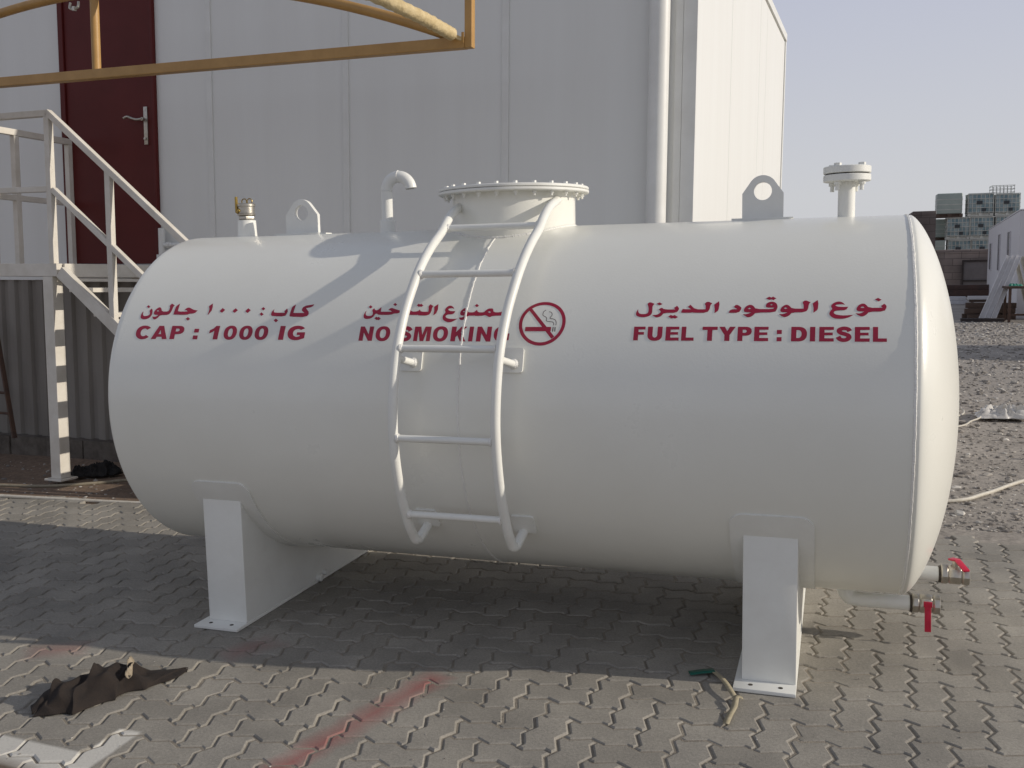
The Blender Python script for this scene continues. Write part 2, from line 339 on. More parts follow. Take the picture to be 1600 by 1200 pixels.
def paver_material():
    m = bpy.data.materials.new('concrete_pavers'); m.use_nodes = True
    n = m.node_tree.nodes; l = m.node_tree.links; b = n['Principled BSDF']; b.inputs['Roughness'].default_value = 0.86
    b.inputs['Specular IOR Level'].default_value = 0.3
    tc = n.new('ShaderNodeTexCoord'); at = n.new('ShaderNodeAttribute'); at.attribute_name = 'tone'
    def tex(sc, d=6, ro=0.6):
        t = n.new('ShaderNodeTexNoise'); t.inputs['Scale'].default_value = sc; t.inputs['Detail'].default_value = d; t.inputs['Roughness'].default_value = ro
        l.new(tc.outputs['Object'], t.inputs['Vector']); return t
    def math_(op, a, c=None):
        q = n.new('ShaderNodeMath'); q.operation = op
        for k, x in enumerate((a, c)):
            if x is None: continue
            if isinstance(x, (int, float)): q.inputs[k].default_value = x
            else: l.new(x, q.inputs[k])
        return q.outputs[0]
    def ramp(fac, c0, c1, p0, p1):
        r = n.new('ShaderNodeValToRGB'); r.color_ramp.elements[0].position = p0; r.color_ramp.elements[1].position = p1
        r.color_ramp.elements[0].color = (*c0, 1); r.color_ramp.elements[1].color = (*c1, 1); l.new(fac, r.inputs['Fac']); return r.outputs['Color']
    def mix(a, c, fac, mode='MIX'):
        q = n.new('ShaderNodeMix'); q.data_type = 'RGBA'; q.blend_type = mode
        if isinstance(fac, (int, float)): q.inputs[0].default_value = fac
        else: l.new(fac, q.inputs[0])
        for k, x in ((6, a), (7, c)):
            if isinstance(x, tuple): q.inputs[k].default_value = (*x, 1)
            else: l.new(x, q.inputs[k])
        return q.outputs[2]
    base = ramp(at.outputs['Fac'], PAV1, PAV2, 0.0, 1.0)
    mott = tex(3.0); fine = tex(120, 8, 0.7); speck = tex(420, 3, 0.6); wob = tex(9, 4)
    base = mix(base, ramp(mott.outputs['Fac'], (0.80, 0.79, 0.78), (1.15, 1.13, 1.10), 0.34, 0.68), 1.0, 'MULTIPLY')
    base = mix(base, ramp(fine.outputs['Fac'], (0.78, 0.78, 0.78), (1.18, 1.18, 1.17), 0.3, 0.7), 1.0, 'MULTIPLY')
    base = mix(base, ramp(speck.outputs['Fac'], (0.72, 0.72, 0.72), (1.12, 1.12, 1.12), 0.32, 0.55), 0.6, 'MULTIPLY')
    sep = n.new('ShaderNodeSeparateXYZ'); l.new(tc.outputs['Object'], sep.inputs[0])
    def rect(cx, cy, ang, hx, hy, soft):
        mp = n.new('ShaderNodeMapping'); mp.vector_type = 'TEXTURE'; mp.inputs['Location'].default_value = (cx, cy, 0); mp.inputs['Rotation'].default_value = (0, 0, R(ang))
        l.new(tc.outputs['Object'], mp.inputs['Vector']); s2 = n.new('ShaderNodeSeparateXYZ'); l.new(mp.outputs[0], s2.inputs[0])
        dx = math_('SUBTRACT', math_('ABSOLUTE', s2.outputs[0]), hx); dy = math_('SUBTRACT', math_('ABSOLUTE', s2.outputs[1]), hy)
        d = math_('MAXIMUM', dx, dy); d = math_('ADD', d, math_('MULTIPLY', math_('SUBTRACT', wob.outputs['Fac'], 0.5), soft * 1.6))
        q = n.new('ShaderNodeMapRange'); q.inputs['From Min'].default_value = soft; q.inputs['From Max'].default_value = -soft
        l.new(d, q.inputs['Value']); return q.outputs[0]
    wear = ramp(fine.outputs['Fac'], (0.0, 0.0, 0.0), (1, 1, 1), 0.30, 0.5)
    # sprayed red marks
    red = math_('MAXIMUM', rect(-0.20, -1.16, 74.5, 0.40, 0.028, 0.045), math_('MULTIPLY', rect(-1.50, -0.945, 30, 0.07, 0.03, 0.06), 0.55))
    red = math_('MAXIMUM', red, math_('MULTIPLY', rect(-0.84, -0.74, 60, 0.07, 0.03, 0.06), 0.55))
    base = mix(base, (0.30, 0.045, 0.045), math_('MULTIPLY', math_('MULTIPLY', red, 0.70), math_('ADD', 0.55, math_('MULTIPLY', wear, 0.45))))
    # worn white line painted over the blocks
    wh = math_('MAXIMUM', rect(-1.22, -1.566, -4.5, 0.43, 0.064, 0.006), rect(-0.822, -1.49, 1, 0.037, 0.112, 0.006))
    base = mix(base, (0.60, 0.58, 0.53), math_('MULTIPLY', wh, math_('ADD', 0.72, math_('MULTIPLY', wear, 0.22))))
    st = rect(-1.02, -1.655, -8, 0.075, 0.022, 0.03)
    base = mix(base, (0.10, 0.065, 0.04), math_('MULTIPLY', st, 0.85))
    l.new(base, b.inputs['Base Color'])
    bp = n.new('ShaderNodeBump'); bp.inputs['Strength'].default_value = 0.30; bp.inputs['Distance'].default_value = 0.006
    l.new(math_('ADD', fine.outputs['Fac'], math_('MULTIPLY', speck.outputs['Fac'], 0.4)), bp.inputs['Height']); l.new(bp.outputs[0], b.inputs['Normal'])
    return m
me = bpy.data.meshes.new('pavement'); me.from_pydata(pv, [], pf)
at = me.attributes.new('tone', 'FLOAT', 'FACE'); at.data.foreach_set('value', ptone)
me.materials.append(paver_material())
pav = bpy.data.objects.new('pavement', me); C.objects.link(pav)
tag(pav, 'grey brown zigzag interlocking concrete block paving', 'pavement', kind='structure')
# sand lying in the joints
sb = MB().add([(-6.3, -4.7, -0.0052), (3.5, -4.7, -0.0052), (3.5, 1.3, -0.0052), (-6.3, 0.62, -0.0052)], [(0, 1, 2, 3)])
tag(sb.build('joint_sand', mat('joint_sand', (0.30, 0.265, 0.215), (0.20, 0.175, 0.145), 14, 0.95, bump=0.6, bscale=200)), 'brown sand filling the joints between the paving blocks', 'sand', kind='stuff')

# loose stones of the yard
rs = random.Random(11); st = MB()
phi = (1 + 5 ** 0.5) / 2
ICO = [Vector(p).normalized() for p in ((-1, phi, 0), (1, phi, 0), (-1, -phi, 0), (1, -phi, 0), (0, -1, phi), (0, 1, phi), (0, -1, -phi), (0, 1, -phi), (phi, 0, -1), (phi, 0, 1), (-phi, 0, -1), (-phi, 0, 1))]
ICF = [(0, 11, 5), (0, 5, 1), (0, 1, 7), (0, 7, 10), (0, 10, 11), (1, 5, 9), (5, 11, 4), (11, 10, 2), (10, 7, 6), (7, 1, 8), (3, 9, 4), (3, 4, 2), (3, 2, 6), (3, 6, 8), (3, 8, 9), (4, 9, 5), (2, 4, 11), (6, 2, 10), (8, 6, 7), (9, 8, 1)]
def stone(x, y, s, z):
    a = rs.random() * 6.28; sx, sy, sz = s * rs.uniform(0.7, 1.5), s * rs.uniform(0.6, 1.1), s * rs.uniform(0.3, 0.7)
    ca, sa = math.cos(a), math.sin(a); vs = []
    for p in ICO:
        k = rs.uniform(0.75, 1.2); X, Y = p.x * sx * k, p.y * sy * k
        vs.append((x + X * ca - Y * sa, y + X * sa + Y * ca, z + p.z * sz * k + sz * 0.25))
    st.add(vs, ICF)
for k in range(20000):
    y = 1.62 + (rs.random() ** 1.7) * 17.3
    x0 = 0.5 + (y - 1.3) * 0.05; x = x0 + rs.random() * (2.6 + (y - 1.3) * 0.26)
    s = min(0.034, rs.lognormvariate(math.log(0.0042 + 0.0008 * y), 0.6))
    stone(x, y, s, gh(x, y) if y < 25 else 0)
for k in range(70):
    y = 2.2 + rs.random() ** 1.4 * 14; x = 1.3 + (y - 1.3) * 0.1 + rs.random() * (1.6 + (y - 1.3) * 0.17)
    s_ = rs.uniform(0.02, 0.045); stone(x, y, s_, gh(x, y) - 0.3 * s_)
for k in range(900):
    x = -5.4 + rs.random() * 5.0; y = pave_limit(x) + 0.04 + rs.random() * 0.95
    stone(x, y, min(0.02, rs.lognormvariate(math.log(0.006), 0.5)), gh(x, y))
for k in range(260):
    x = rs.uniform(-2.5, 2.4); y = rs.uniform(-2.0, 1.2); stone(x, y, rs.uniform(0.0015, 0.0045), 0.0)
def stone_material():
    m = bpy.data.materials.new('loose_stone'); m.use_nodes = True; n = m.node_tree.nodes; l = m.node_tree.links; b = n['Principled BSDF']; b.inputs['Roughness'].default_value = 0.9
    gi = n.new('ShaderNodeNewGeometry'); r = n.new('ShaderNodeValToRGB'); e = r.color_ramp.elements
    e[0].position = 0.0; e[0].color = (0.14, 0.125, 0.115, 1); e[1].position = 1.0; e[1].color = (0.60, 0.57, 0.52, 1)
    for p, c in ((0.45, (0.29, 0.265, 0.235, 1)), (0.8, (0.40, 0.37, 0.33, 1))): q = e.new(p); q.color = c
    l.new(gi.outputs['Random Per Island'], r.inputs['Fac']); l.new(r.outputs['Color'], b.inputs['Base Color']); return m
tag(st.build('gravel', stone_material(), smooth=False, recalc=False), 'loose grey and brown stones scattered over the yard', 'gravel', kind='stuff')

# ------------------------------------------------------------------ fuel tank
TR, TH, XL, XR_ = 0.65, 0.8389, -1.444, 1.352
tank = thing('fuel_tank', 'white cylindrical diesel tank with red lettering standing on two saddles on the pavers', 'fuel tank')
def cyl(x, ang, r): return Vector((x, -r * math.cos(ang), TH + r * math.sin(ang)))
NS = 160
b = MB(); N = 40
rows = [XL + (XR_ - XL) * i / N for i in range(N + 1)]
for x in rows:
    for j in range(NS): b.v.append(tuple(cyl(x, 2 * math.pi * j / NS, TR)))
b.f = [(i * NS + j, i * NS + (j + 1) % NS, (i + 1) * NS + (j + 1) % NS, (i + 1) * NS + j) for i in range(N) for j in range(NS)]
b.build('shell', 'tank', tank, angle=60)
for s_, x0 in ((1, XR_), (-1, XL)):
    prof = [(TR - 0.0006, 0.0), (TR - 0.0006, 0.012)]
    for k in range(1, 41):
        q = math.cos(math.pi / 2 * k / 40) if k < 40 else 0.006
        prof.append(((TR - 0.0006) * q, 0.012 + 0.164 * (1 - q * q) ** 0.69))
    MB().lathe(prof, (x0, 0, TH), 'X', NS, s_).build('dished_end', 'tank', tank, angle=60)
def weld_ring(x, r0=0.0045, a0=0, a1=2 * math.pi, n=900, wob=0.0012):
    P = []
    for k in range(n + 1):
        a = a0 + (a1 - a0) * k / n
        P.append(cyl(x + wob * noise.noise((a * 40, x, 0)), a, TR - 0.0016))
    rr = [r0 * (1 + 0.12 * noise.noise((k * 0.22, x * 9, 1))) for k in range(n + 1)]
    return MB().tube(P, rr, 6)
weld_ring(XR_, 0.0056).build('weld_seam', 'weld', tank)
weld_ring(-0.048, 0.0048, wob=0.0022).build('weld_seam', 'weld', tank)

# saddles
def saddle(x1, wx0, wx1):
    ys, wd = 0.5528, 0.167
    zt = TH - math.sqrt(TR * TR - ys * ys)
    poly = [(-ys, 0.012), (-ys, zt)]
    a0 = math.asin(ys / TR)
    for k in range(1, 40):
        a = -a0 + 2 * a0 * k / 40; poly.append(((TR + 0.004) * math.sin(a), TH - (TR + 0.004) * math.cos(a)))
    poly += [(ys, zt), (ys, 0.012)]
    body = MB().prism(poly, lambda y, z: (x1, y, z), lambda y, z: (x1 + wd, y, z)).build('saddle', 'fit', tank, bevel=0.003, angle=30)
    MB().box(x1 - 0.022, x1 + wd + 0.002, -ys - 0.068, ys + 0.068, 0.0, 0.012).build('base_plate', 'fit', body, bevel=0.002)
    for dx in (0.03, wd - 0.045):
        MB().lathe([(0.0075, 0), (0.0075, 0.0008)], (x1 + dx, -ys - 0.034, 0.0119), 'Z', 16).build('bolt_hole', 'dark', body)
    # wrapper plate with rounded corners curling round under the shell
    a_top = R(-24.8); L = (math.pi - 2 * abs(a_top)) * TR; W_ = wx1 - wx0; rc = 0.045
    ring = arc(wx0 + rc, -rc, rc, rc, 180, 90, 8) + arc(wx1 - rc, -rc, rc, rc, 90, 0, 8)
    xsn = [p[0] for p in ring]
    wb = MB(); nu, nv = 48, 60
    def edge(v):   # half-inset of the x range near both arc ends
        d = min(v, L - v)
        return rc - math.sqrt(max(0, rc * rc - (rc - d) ** 2)) if d < rc else 0.0
    vs = sorted(set([rc * (1 - math.cos(math.pi / 2 * k / 8)) for k in range(9)] + [rc + (L - 2 * rc) * k / 50 for k in range(51)] + [L - rc * (1 - math.cos(math.pi / 2 * k / 8)) for k in range(9)]))
    for r in (TR - 0.001, TR + 0.006):
        for v in vs:
            e = edge(v); ang = a_top - v / TR
            for k in range(5):
                wb.v.append(tuple(cyl(wx0 + e + (W_ - 2 * e) * k / 4, ang, r)))
    nr = len(vs); o2 = nr * 5
    for i in range(nr - 1):
        for k in range(4):
            wb.f.append((o2 + i * 5 + k, o2 + i * 5 + k + 1, o2 + (i + 1) * 5 + k + 1, o2 + (i + 1) * 5 + k))
    for i in range(nr - 1):
        wb.f.append((i * 5, (i + 1) * 5, o2 + (i + 1) * 5, o2 + i * 5)); wb.f.append((i * 5 + 4, (i + 1) * 5 + 4, o2 + (i + 1) * 5 + 4, o2 + i * 5 + 4))
    for i in (0, nr - 1):
        for k in range(4): wb.f.append((i * 5 + k, i * 5 + k + 1, o2 + i * 5 + k + 1, o2 + i * 5 + k))
    wb.build('wrapper_plate', 'fit', body, angle=40)
    return body
sd = saddle(-1.138, -1.166, -0.915)
MB().lathe([(0.016, 0), (0.016, 0.02), (0.013, 0.022)], (-1.138 + 0.167, -0.02, 0.022), 'X', 20).build('earthing_boss', 'fit', sd)
MB().lathe([(0.012, 0), (0.012, 0.02)], (-1.138 + 0.167, 0.03, 0.03), 'X', 20).build('earthing_boss', 'fit', sd)
saddle(0.8693, 0.828, 1.084)

# ladder
def rail_pt(x, deg, r): return cyl(x, R(deg), r)
lad = [(-33.5, .744, 0), (-28, .747, 0), (-15, .751, 0), (0, .752, 0), (15, .750, .004), (27, .746, .012), (37, .742, .022), (45, .737, .028), (53, .727, .031), (60, .721, .033)]
for x, sx in ((0.120, 1.0), (-0.236, 0.8)):
    P = [rail_pt(x + d * sx, a, r) for a, r, d in lad]
    xt = x + 0.034 * sx
    P += [Vector((xt, -0.315, 1.497)), Vector((xt, -0.265, 1.528)), Vector((xt, -0.20, 1.556)), Vector((xt, -0.11, 1.580))]
    P = smooth_path(P, 7)
    bc = P[0] + (P[0] - P[1]).normalized() * 0.012
    elbow = [bc, bc + Vector((0.002, 0.010, -0.012)), bc + Vector((0.004, 0.028, -0.017)), bc + Vector((0.006, 0.046, -0.010)), bc + Vector((0.016, 0.125, 0.035))]
    P = smooth_path(elbow[::-1], 5) + P
    MB().tube(P, 0.0162, 20).build('ladder_rail', 'fit', tank)
    # standoff at mid height and its pad, pad of the lower end
    q = rail_pt(x, 16.5, 0.74); q2 = rail_pt(x + 0.024, 16.5, TR + 0.006)
    MB().tube([q, q2], 0.0125, 16).build('standoff', 'fit', tank)
    dq = (q - q2).normalized(); MB().tube([q2 + dq * 0.0005, q2 + dq * 0.004, q2 + dq * 0.009], [0.0185, 0.0165, 0.0127], 16).build('standoff_weld', 'weld', tank)
    for deg, dx in ((17.7, 0.014), (-34.5, 0.020)):
        pb = MB(); hw, hh = 0.041, 0.041
        pl = arc(hw - .01, hh - .01, .01, .01, 0, 90, 4) + arc(-hw + .01, hh - .01, .01, .01, 90, 180, 4) + arc(-hw + .01, -hh + .01, .01, .01, 180, 270, 4) + arc(hw - .01, -hh + .01, .01, .01, 270, 360, 4)
        pb.prism(pl, lambda u, v: cyl(x + dx + u, R(deg) + v / TR, TR - 0.002), lambda u, v: cyl(x + dx + u, R(deg) + v / TR, TR + 0.0075))
        pb.build('bracket_pad', 'fit', tank, angle=30)
for a, r, d in ((63.2, .7195, .034), (40.5, .740, .025), (18.8, .7490, .006), (-3.8, .752, 0), (-25.6, .748, 0)):
    MB().tube([rail_pt(-0.236 + d * 0.8, a, r), rail_pt(0.120 + d, a, r)], 0.0120, 16).build('rung', 'fit', tank)
    for e_, s2 in ((-0.236 + d * 0.8, 1), (0.120 + d, -1)):
        c_ = rail_pt(e_, a, r)
        MB().lathe([(0.0168, 0.0120), (0.0162, 0.0165), (0.0130, 0.0205), (0.0119, 0.0215)], c_, 'X', 18, s2).build('rung_weld', 'weld', tank)

# manway
mc = Vector((-0.052, 0.0, 0.0)); ztop = 1.612
nk = MB(); rn = 0.236; n = 96
for z_ in (0, 1):
    for j in range(n):
        a = 2 * math.pi * j / n; y = rn * math.sin(a)
        z = (TH + math.sqrt(TR * TR - y * y) - 0.003) if z_ == 0 else ztop
        nk.v.append((mc.x + rn * math.cos(a), y, z))
nk.f = [(j, (j + 1) % n, n + (j + 1) % n, n + j) for j in range(n)]
neck = nk.build('manway_neck', 'tank', tank, recalc=True)
P = []
for j in range(321):
    a = 2 * math.pi * j / 320; rr_ = rn + 0.002; y = rr_ * math.sin(a); P.append((mc.x + rr_ * math.cos(a), y, TH + math.sqrt(TR * TR - y * y) + 0.001))
MB().tube(P, [0.0055 * (1 + 0.25 * noise.noise((k * 0.5, 3, 1))) for k in range(321)], 6).build('weld_bead', 'weld', neck)
MB().lathe([(0.2, ztop - 0.0), (0.286, ztop - 0.0), (0.289, ztop + 0.003), (0.289, ztop + 0.010), (0.286, ztop + 0.0115), (0.2, ztop + 0.0115)], mc, 'Z', 128).build('flange', 'fit', neck)
MB().lathe([(0.2, ztop + 0.013), (0.285, ztop + 0.013), (0.288, ztop + 0.0155), (0.288, ztop + 0.022), (0.285, ztop + 0.0245), (0.004, ztop + 0.0245)], mc, 'Z', 128).build('manway_lid', 'fit', neck)
MB().lathe([(0.2, ztop + 0.0112), (0.284, ztop + 0.0112), (0.284, ztop + 0.0132), (0.2, ztop + 0.0132)], mc, 'Z', 96).build('gasket', 'dark', neck)
for k in range(24):
    a = 2 * math.pi * (k + 0.3) / 24; c = (mc.x + 0.263 * math.cos(a), 0.263 * math.sin(a), ztop)
    MB().lathe([(0.0085, 0.0245), (0.0085, 0.0335)], c, 'Z', 6).build('bolt', 'fit', neck, smooth=False)
    MB().lathe([(0.0046, -0.018), (0.005, -0.0101), (0.0085, -0.010), (0.0085, 0.0)], c, 'Z', 8).build('nut', 'fit', neck, smooth=False)

# lifting lugs
def lug(xc, wdt, zt):
    zb = TH + TR - 0.004; hw = wdt / 2; rt = 0.050; zc = zt - rt
    out_ = [(xc - hw, zb), (xc - hw, zt - 0.062)] + arc(xc, zc, rt, rt, 142, 38, 16) + [(xc + hw, zt - 0.062), (xc + hw, zb)]
    hz = zt - 0.0545; hole = arc(xc, hz, 0.0325, 0.0325, 0, 360, 40)[:-1]
    lb = MB(); y0, y1 = -0.010, 0.010
    cu = bpy.data.curves.new('lug', 'CURVE'); cu.dimensions = '2D'; cu.fill_mode = 'BOTH'; cu.extrude = 0.010; cu.bevel_depth = 0.0012
    for ring in (out_, hole):
        sp = cu.splines.new('POLY'); sp.points.add(len(ring) - 1); sp.use_cyclic_u = True
        for q, (x, z) in zip(sp.points, ring): q.co = (x, z, 0, 1)
    t = bpy.data.objects.new('lug', cu); C.objects.link(t)
    me = bpy.data.meshes.new_from_object(t.evaluated_get(bpy.context.evaluated_depsgraph_get())); bpy.data.objects.remove(t)
    me.transform(Matrix.Rotation(R(90), 4, 'X')); me.materials.clear(); me.materials.append(M['fit']); me.shade_smooth(); me.set_sharp_from_angle(angle=R(35)); me.name = 'lifting_lug'
    o = bpy.data.objects.new('lifting_lug', me); C.objects.link(o); o.parent = tank
    pb = MB(); hx, hy = hw + 0.035, 0.055
    pl = arc(hx - .012, hy - .012, .012, .012, 0, 90, 4) + arc(-hx + .012, hy - .012, .012, .012, 90, 180, 4) + arc(-hx + .012, -hy + .012, .012, .012, 180, 270, 4) + arc(hx - .012, -hy + .012, .012, .012, 270, 360, 4)
    pb.prism(pl, lambda u, v: cyl(xc + u, math.pi / 2 - v / TR, TR - 0.002), lambda u, v: cyl(xc + u, math.pi / 2 - v / TR, TR + 0.007)).build('lug_pad', 'fit', o)
lug(-0.977, 0.146, 1.632); lug(0.879, 0.139, 1.643)

# goose-neck vent
zt0 = TH + TR
gx = -0.590
vent = MB()
stem = [(gx, 0, zt0 + 0.03), (gx, 0, 1.652)]
for k in range(1, 25):
    a = math.pi - math.pi * 0.97 * k / 24; stem.append((gx + 0.054 + 0.054 * math.cos(a), 0, 1.652 + 0.054 * math.sin(a)))
v = vent.tube(stem, 0.0228, 28, caps=False).build('vent_pipe', 'fit', tank)
MB().lathe([(0.0305, zt0 - 0.006), (0.0305, zt0 + 0.044), (0.029, zt0 + 0.046), (0.02, zt0 + 0.046)], (gx, 0, 0), 'Z', 32).build('socket', 'fit', v)
MB().tube([(gx + 0.0232 * math.cos(2 * math.pi * k / 40), 0.0232 * math.sin(2 * math.pi * k / 40), 1.652) for k in range(41)], 0.0016, 6).build('pipe_weld', 'weld', v)
MB().tube([(gx + 0.054, 0.0232 * math.sin(2 * math.pi * k / 40), 1.706 + 0.0232 * math.cos(2 * math.pi * k / 40)) for k in range(41)], 0.0016, 6).build('pipe_weld', 'weld', v)

# flanged nozzle
nx_ = 1.160
nz = MB().lathe([(0.0285, zt0 - 0.01), (0.0285, 1.612)], (nx_, 0, 0), 'Z', 40).build('flanged_nozzle', 'fit', tank)
for z0, z1 in ((1.609, 1.632), (1.636, 1.660)):
    MB().lathe([(0.02, z0), (0.076, z0), (0.0785, z0 + 0.002), (0.0785, z1 - 0.002), (0.076, z1), (0.004, z1)], (nx_, 0, 0), 'Z', 64).build('flange', 'fit', nz)
MB().lathe([(0.02, 1.6325), (0.070, 1.6325), (0.070, 1.6355), (0.02, 1.6355)], (nx_, 0, 0), 'Z', 48).build('gasket', 'dark', nz)
for k in range(4):
    a = R(45 + 12 + 90 * k); c = (nx_ + 0.057 * math.cos(a), 0.057 * math.sin(a), 0)
    MB().lathe([(0.0125, 1.660), (0.0125, 1.670)], c, 'Z', 6).build('bolt', 'fit', nz, smooth=False)
    MB().lathe([(0.007, 1.578), (0.007, 1.5969), (0.012, 1.597), (0.012, 1.609)], c, 'Z', 8).build('nut', 'fit', nz, smooth=False)

# filling coupling with cam levers
cx_ = -1.247
cp = MB().lathe([(0.043, zt0 - 0.012), (0.0405, zt0), (0.0375, 1.556), (0.030, 1.557)], (cx_, 0, 0), 'Z', 36).build('filling_socket', 'fit', tank)
MB().lathe([(0.033, 1.558), (0.036, 1.560), (0.036, 1.572), (0.033, 1.574)], (cx_, 0, 0), 'Z', 6).build('hex_collar', 'steel', cp, bevel=0.001)
MB().lathe([(0.030, 1.574), (0.037, 1.578), (0.0375, 1.584), (0.0345, 1.587), (0.0345, 1.612), (0.0375, 1.615), (0.0375, 1.624), (0.034, 1.627), (0.012, 1.627)], (cx_, 0, 0), 'Z', 36).build('camlock_body', 'steel', cp)
MB().bar((cx_ - 0.030, -0.026, 1.588), (cx_ - 0.030, -0.026, 1.655), 0.011, 0.007, (0, 1, 0)).bar((cx_ - 0.028, -0.022, 1.589), (cx_ - 0.008, -0.03, 1.600), 0.016, 0.012).build('cam_lever', 'brass', cp, bevel=0.002)
for dx in (-0.008, 0.018): MB().tube([(cx_ + dx + 0.012 * math.cos(2 * math.pi * k / 24), 0.01 * dx, 1.635 + 0.012 * math.sin(2 * math.pi * k / 24)) for k in range(25)], 0.0022, 8).build('pull_ring', 'brass', cp)
# small line at the far left shoulder
# drain pipes with ball valves at the right end
def ball_valve(p0, L, r, lever_down):
    vb = MB().lathe([(r * 0.92, 0), (r, 0.003), (r, 0.020), (r * 0.86, 0.024), (r * 0.98, 0.030), (r * 0.98, L - 0.030), (r * 0.86, L - 0.025), (r, L - 0.02), (r, L - 0.002), (r * 0.8, L)], p0, 'X', 8).build('ball_valve', 'steel', tank, bevel=0.0012)
    xm = p0[0] + L * 0.52
    if lever_down:
        lv = MB().lathe([(0.010, -0.056), (0.010, -0.02)], (xm, p0[1], p0[2]), 'Y', 16)
        lv.bar((xm, p0[1] - 0.054, p0[2] + 0.026), (xm, p0[1] - 0.054, p0[2] + 0.006), 0.028, 0.006, (0, 1, 0)).bar((xm, p0[1] - 0.052, p0[2] + 0.012), (xm + 0.002, p0[1] - 0.057, p0[2] - 0.082), 0.021, 0.006, (0, 1, 0))
        lv.build('lever', 'lever', vb, bevel=0.002)
    else:
        MB().lathe([(0.012, 0.018), (0.012, 0.053)], (xm, p0[1], p0[2]), 'Z', 16).build('stem', 'steel', vb)
        lv = MB().bar((xm - 0.016, p0[1] + 0.016, p0[2] + 0.052), (xm + 0.006, p0[1] - 0.006, p0[2] + 0.054), 0.026, 0.007).bar((xm + 0.004, p0[1] - 0.004, p0[2] + 0.054), (xm + 0.028, p0[1] - 0.062, p0[2] + 0.034), 0.022, 0.007)
        lv.build('lever', 'lever', vb, bevel=0.002)
MB().tube([(1.36, 0, 0.240), (1.500, 0, 0.240)], 0.0255, 24).build('drain_pipe', 'fit', tank)
MB().lathe([(0.028, 0), (0.030, 0.008), (0.027, 0.012)], (1.492, 0, 0.240), 'X', 20).build('thread_tape', 'dark', tank)
ball_valve((1.500, 0, 0.241), 0.092, 0.0355, False)
MB().tube(smooth_path([(1.18, 0, 0.22), (1.18, 0, 0.165), (1.195, 0, 0.135), (1.23, 0, 0.125), (1.412, 0, 0.125)], 6), 0.0265, 24).build('drain_pipe', 'fit', tank)
MB().lathe([(0.029, 0), (0.031, 0.008), (0.028, 0.012)], (1.402, 0, 0.125), 'X', 20).build('thread_tape', 'dark', tank)
ball_valve((1.410, 0, 0.127), 0.092, 0.0355, True)

# ------------------------------------------------------------------ lettering (vinyl film on the shell)
def flat_fill(rings_list):
    """list of shapes, each a list of rings in (X along tank, arc length) -> verts, faces"""
    V, F = [], []
    for rings in rings_list:
        cu = bpy.data.curves.new('t', 'CURVE'); cu.dimensions = '2D'; cu.fill_mode = 'BOTH'
        for ring in rings:
            sp = cu.splines.new('POLY'); sp.points.add(len(ring) - 1); sp.use_cyclic_u = True
            for q, (x, y) in zip(sp.points, ring): q.co = (x * 100, y * 100, 0, 1)
        t = bpy.data.objects.new('t', cu); C.objects.link(t)
        me = bpy.data.meshes.new_from_object(t.evaluated_get(bpy.context.evaluated_depsgraph_get())); bpy.data.objects.remove(t)
        o = len(V); V += [(q.co.x / 100, q.co.y / 100) for q in me.vertices]; F += [tuple(i + o for i in p.vertices) for p in me.polygons]
    return V, F
def decal(name, shapes, m, parent, off=0.0008, cut=0.012):
    V, F = flat_fill(shapes)
    bm = bmesh.new(); vs = [bm.verts.new((x, y, 0)) for x, y in V]
    for f in F:
        try: bm.faces.new([vs[i] for i in f])
        except ValueError: pass
    ylo = min(y for x, y in V); yhi = max(y for x, y in V); y = ylo + cut
    while y < yhi:
        bmesh.ops.bisect_plane(bm, geom=bm.verts[:] + bm.edges[:] + bm.faces[:], plane_co=(0, y, 0), plane_no=(0, 1, 0)); y += cut
    for q in bm.verts: q.co = cyl(q.co.x, q.co.y / TR, TR + off)
    bmesh.ops.recalc_face_normals(bm, faces=bm.faces)
    for f in bm.faces:
        c = f.calc_center_median(); nrm = Vector((0, c.y, c.z - TH))
        if f.normal.dot(nrm) < 0: f.normal_flip()
    me = bpy.data.meshes.new(name); bm.to_mesh(me); bm.free(); me.materials.append(M[m]); me.shade_smooth()
    o = bpy.data.objects.new(name, me); C.objects.link(o); o.parent = parent; return o
def chaikin(ring, keep=100):
    """round the obtuse corners of a traced outline, keep its sharp points"""
    n = len(ring); out = []
    for i in range(n):
        a, b_, c = Vector(ring[i - 1]), Vector(ring[i]), Vector(ring[(i + 1) % n])
        u, v_ = (a - b_), (c - b_)
        if u.length < 1e-7 or v_.length < 1e-7: continue
        ang = math.degrees(u.angle(v_))
        if ang < keep: out.append(tuple(b_))
        else: out.append(tuple(b_ + u * 0.25)); out.append(tuple(b_ + v_ * 0.25))
    return out
def el(cx, cy, rx, ry, a0, a1, n=20, e=2.0):
    P = []
    for k in range(n + 1):
        a = R(a0 + (a1 - a0) * k / n); c, s = math.cos(a), math.sin(a)
        P.append((cx + rx * math.copysign(abs(c) ** (2 / e), c), cy + ry * math.copysign(abs(s) ** (2 / e), s)))
    return P
def sq(x0, x1, y0, y1): return [(x0, y0), (x1, y0), (x1, y1), (x0, y1)]
def stroke(P, hx, hy, sub=8):
    P = [Vector((p[0], p[1], 0)) for p in P]; P = smooth_path(P, sub); Lf, Rt = [], []
    for i, p in enumerate(P):
        t = (P[min(i + 1, len(P) - 1)] - P[max(i - 1, 0)]).normalized()
        nn = Vector((-t.y * hx, t.x * hy)); Lf.append((p.x + nn.x, p.y + nn.y)); Rt.append((p.x - nn.x, p.y - nn.y))
    return Lf + Rt[::-1]
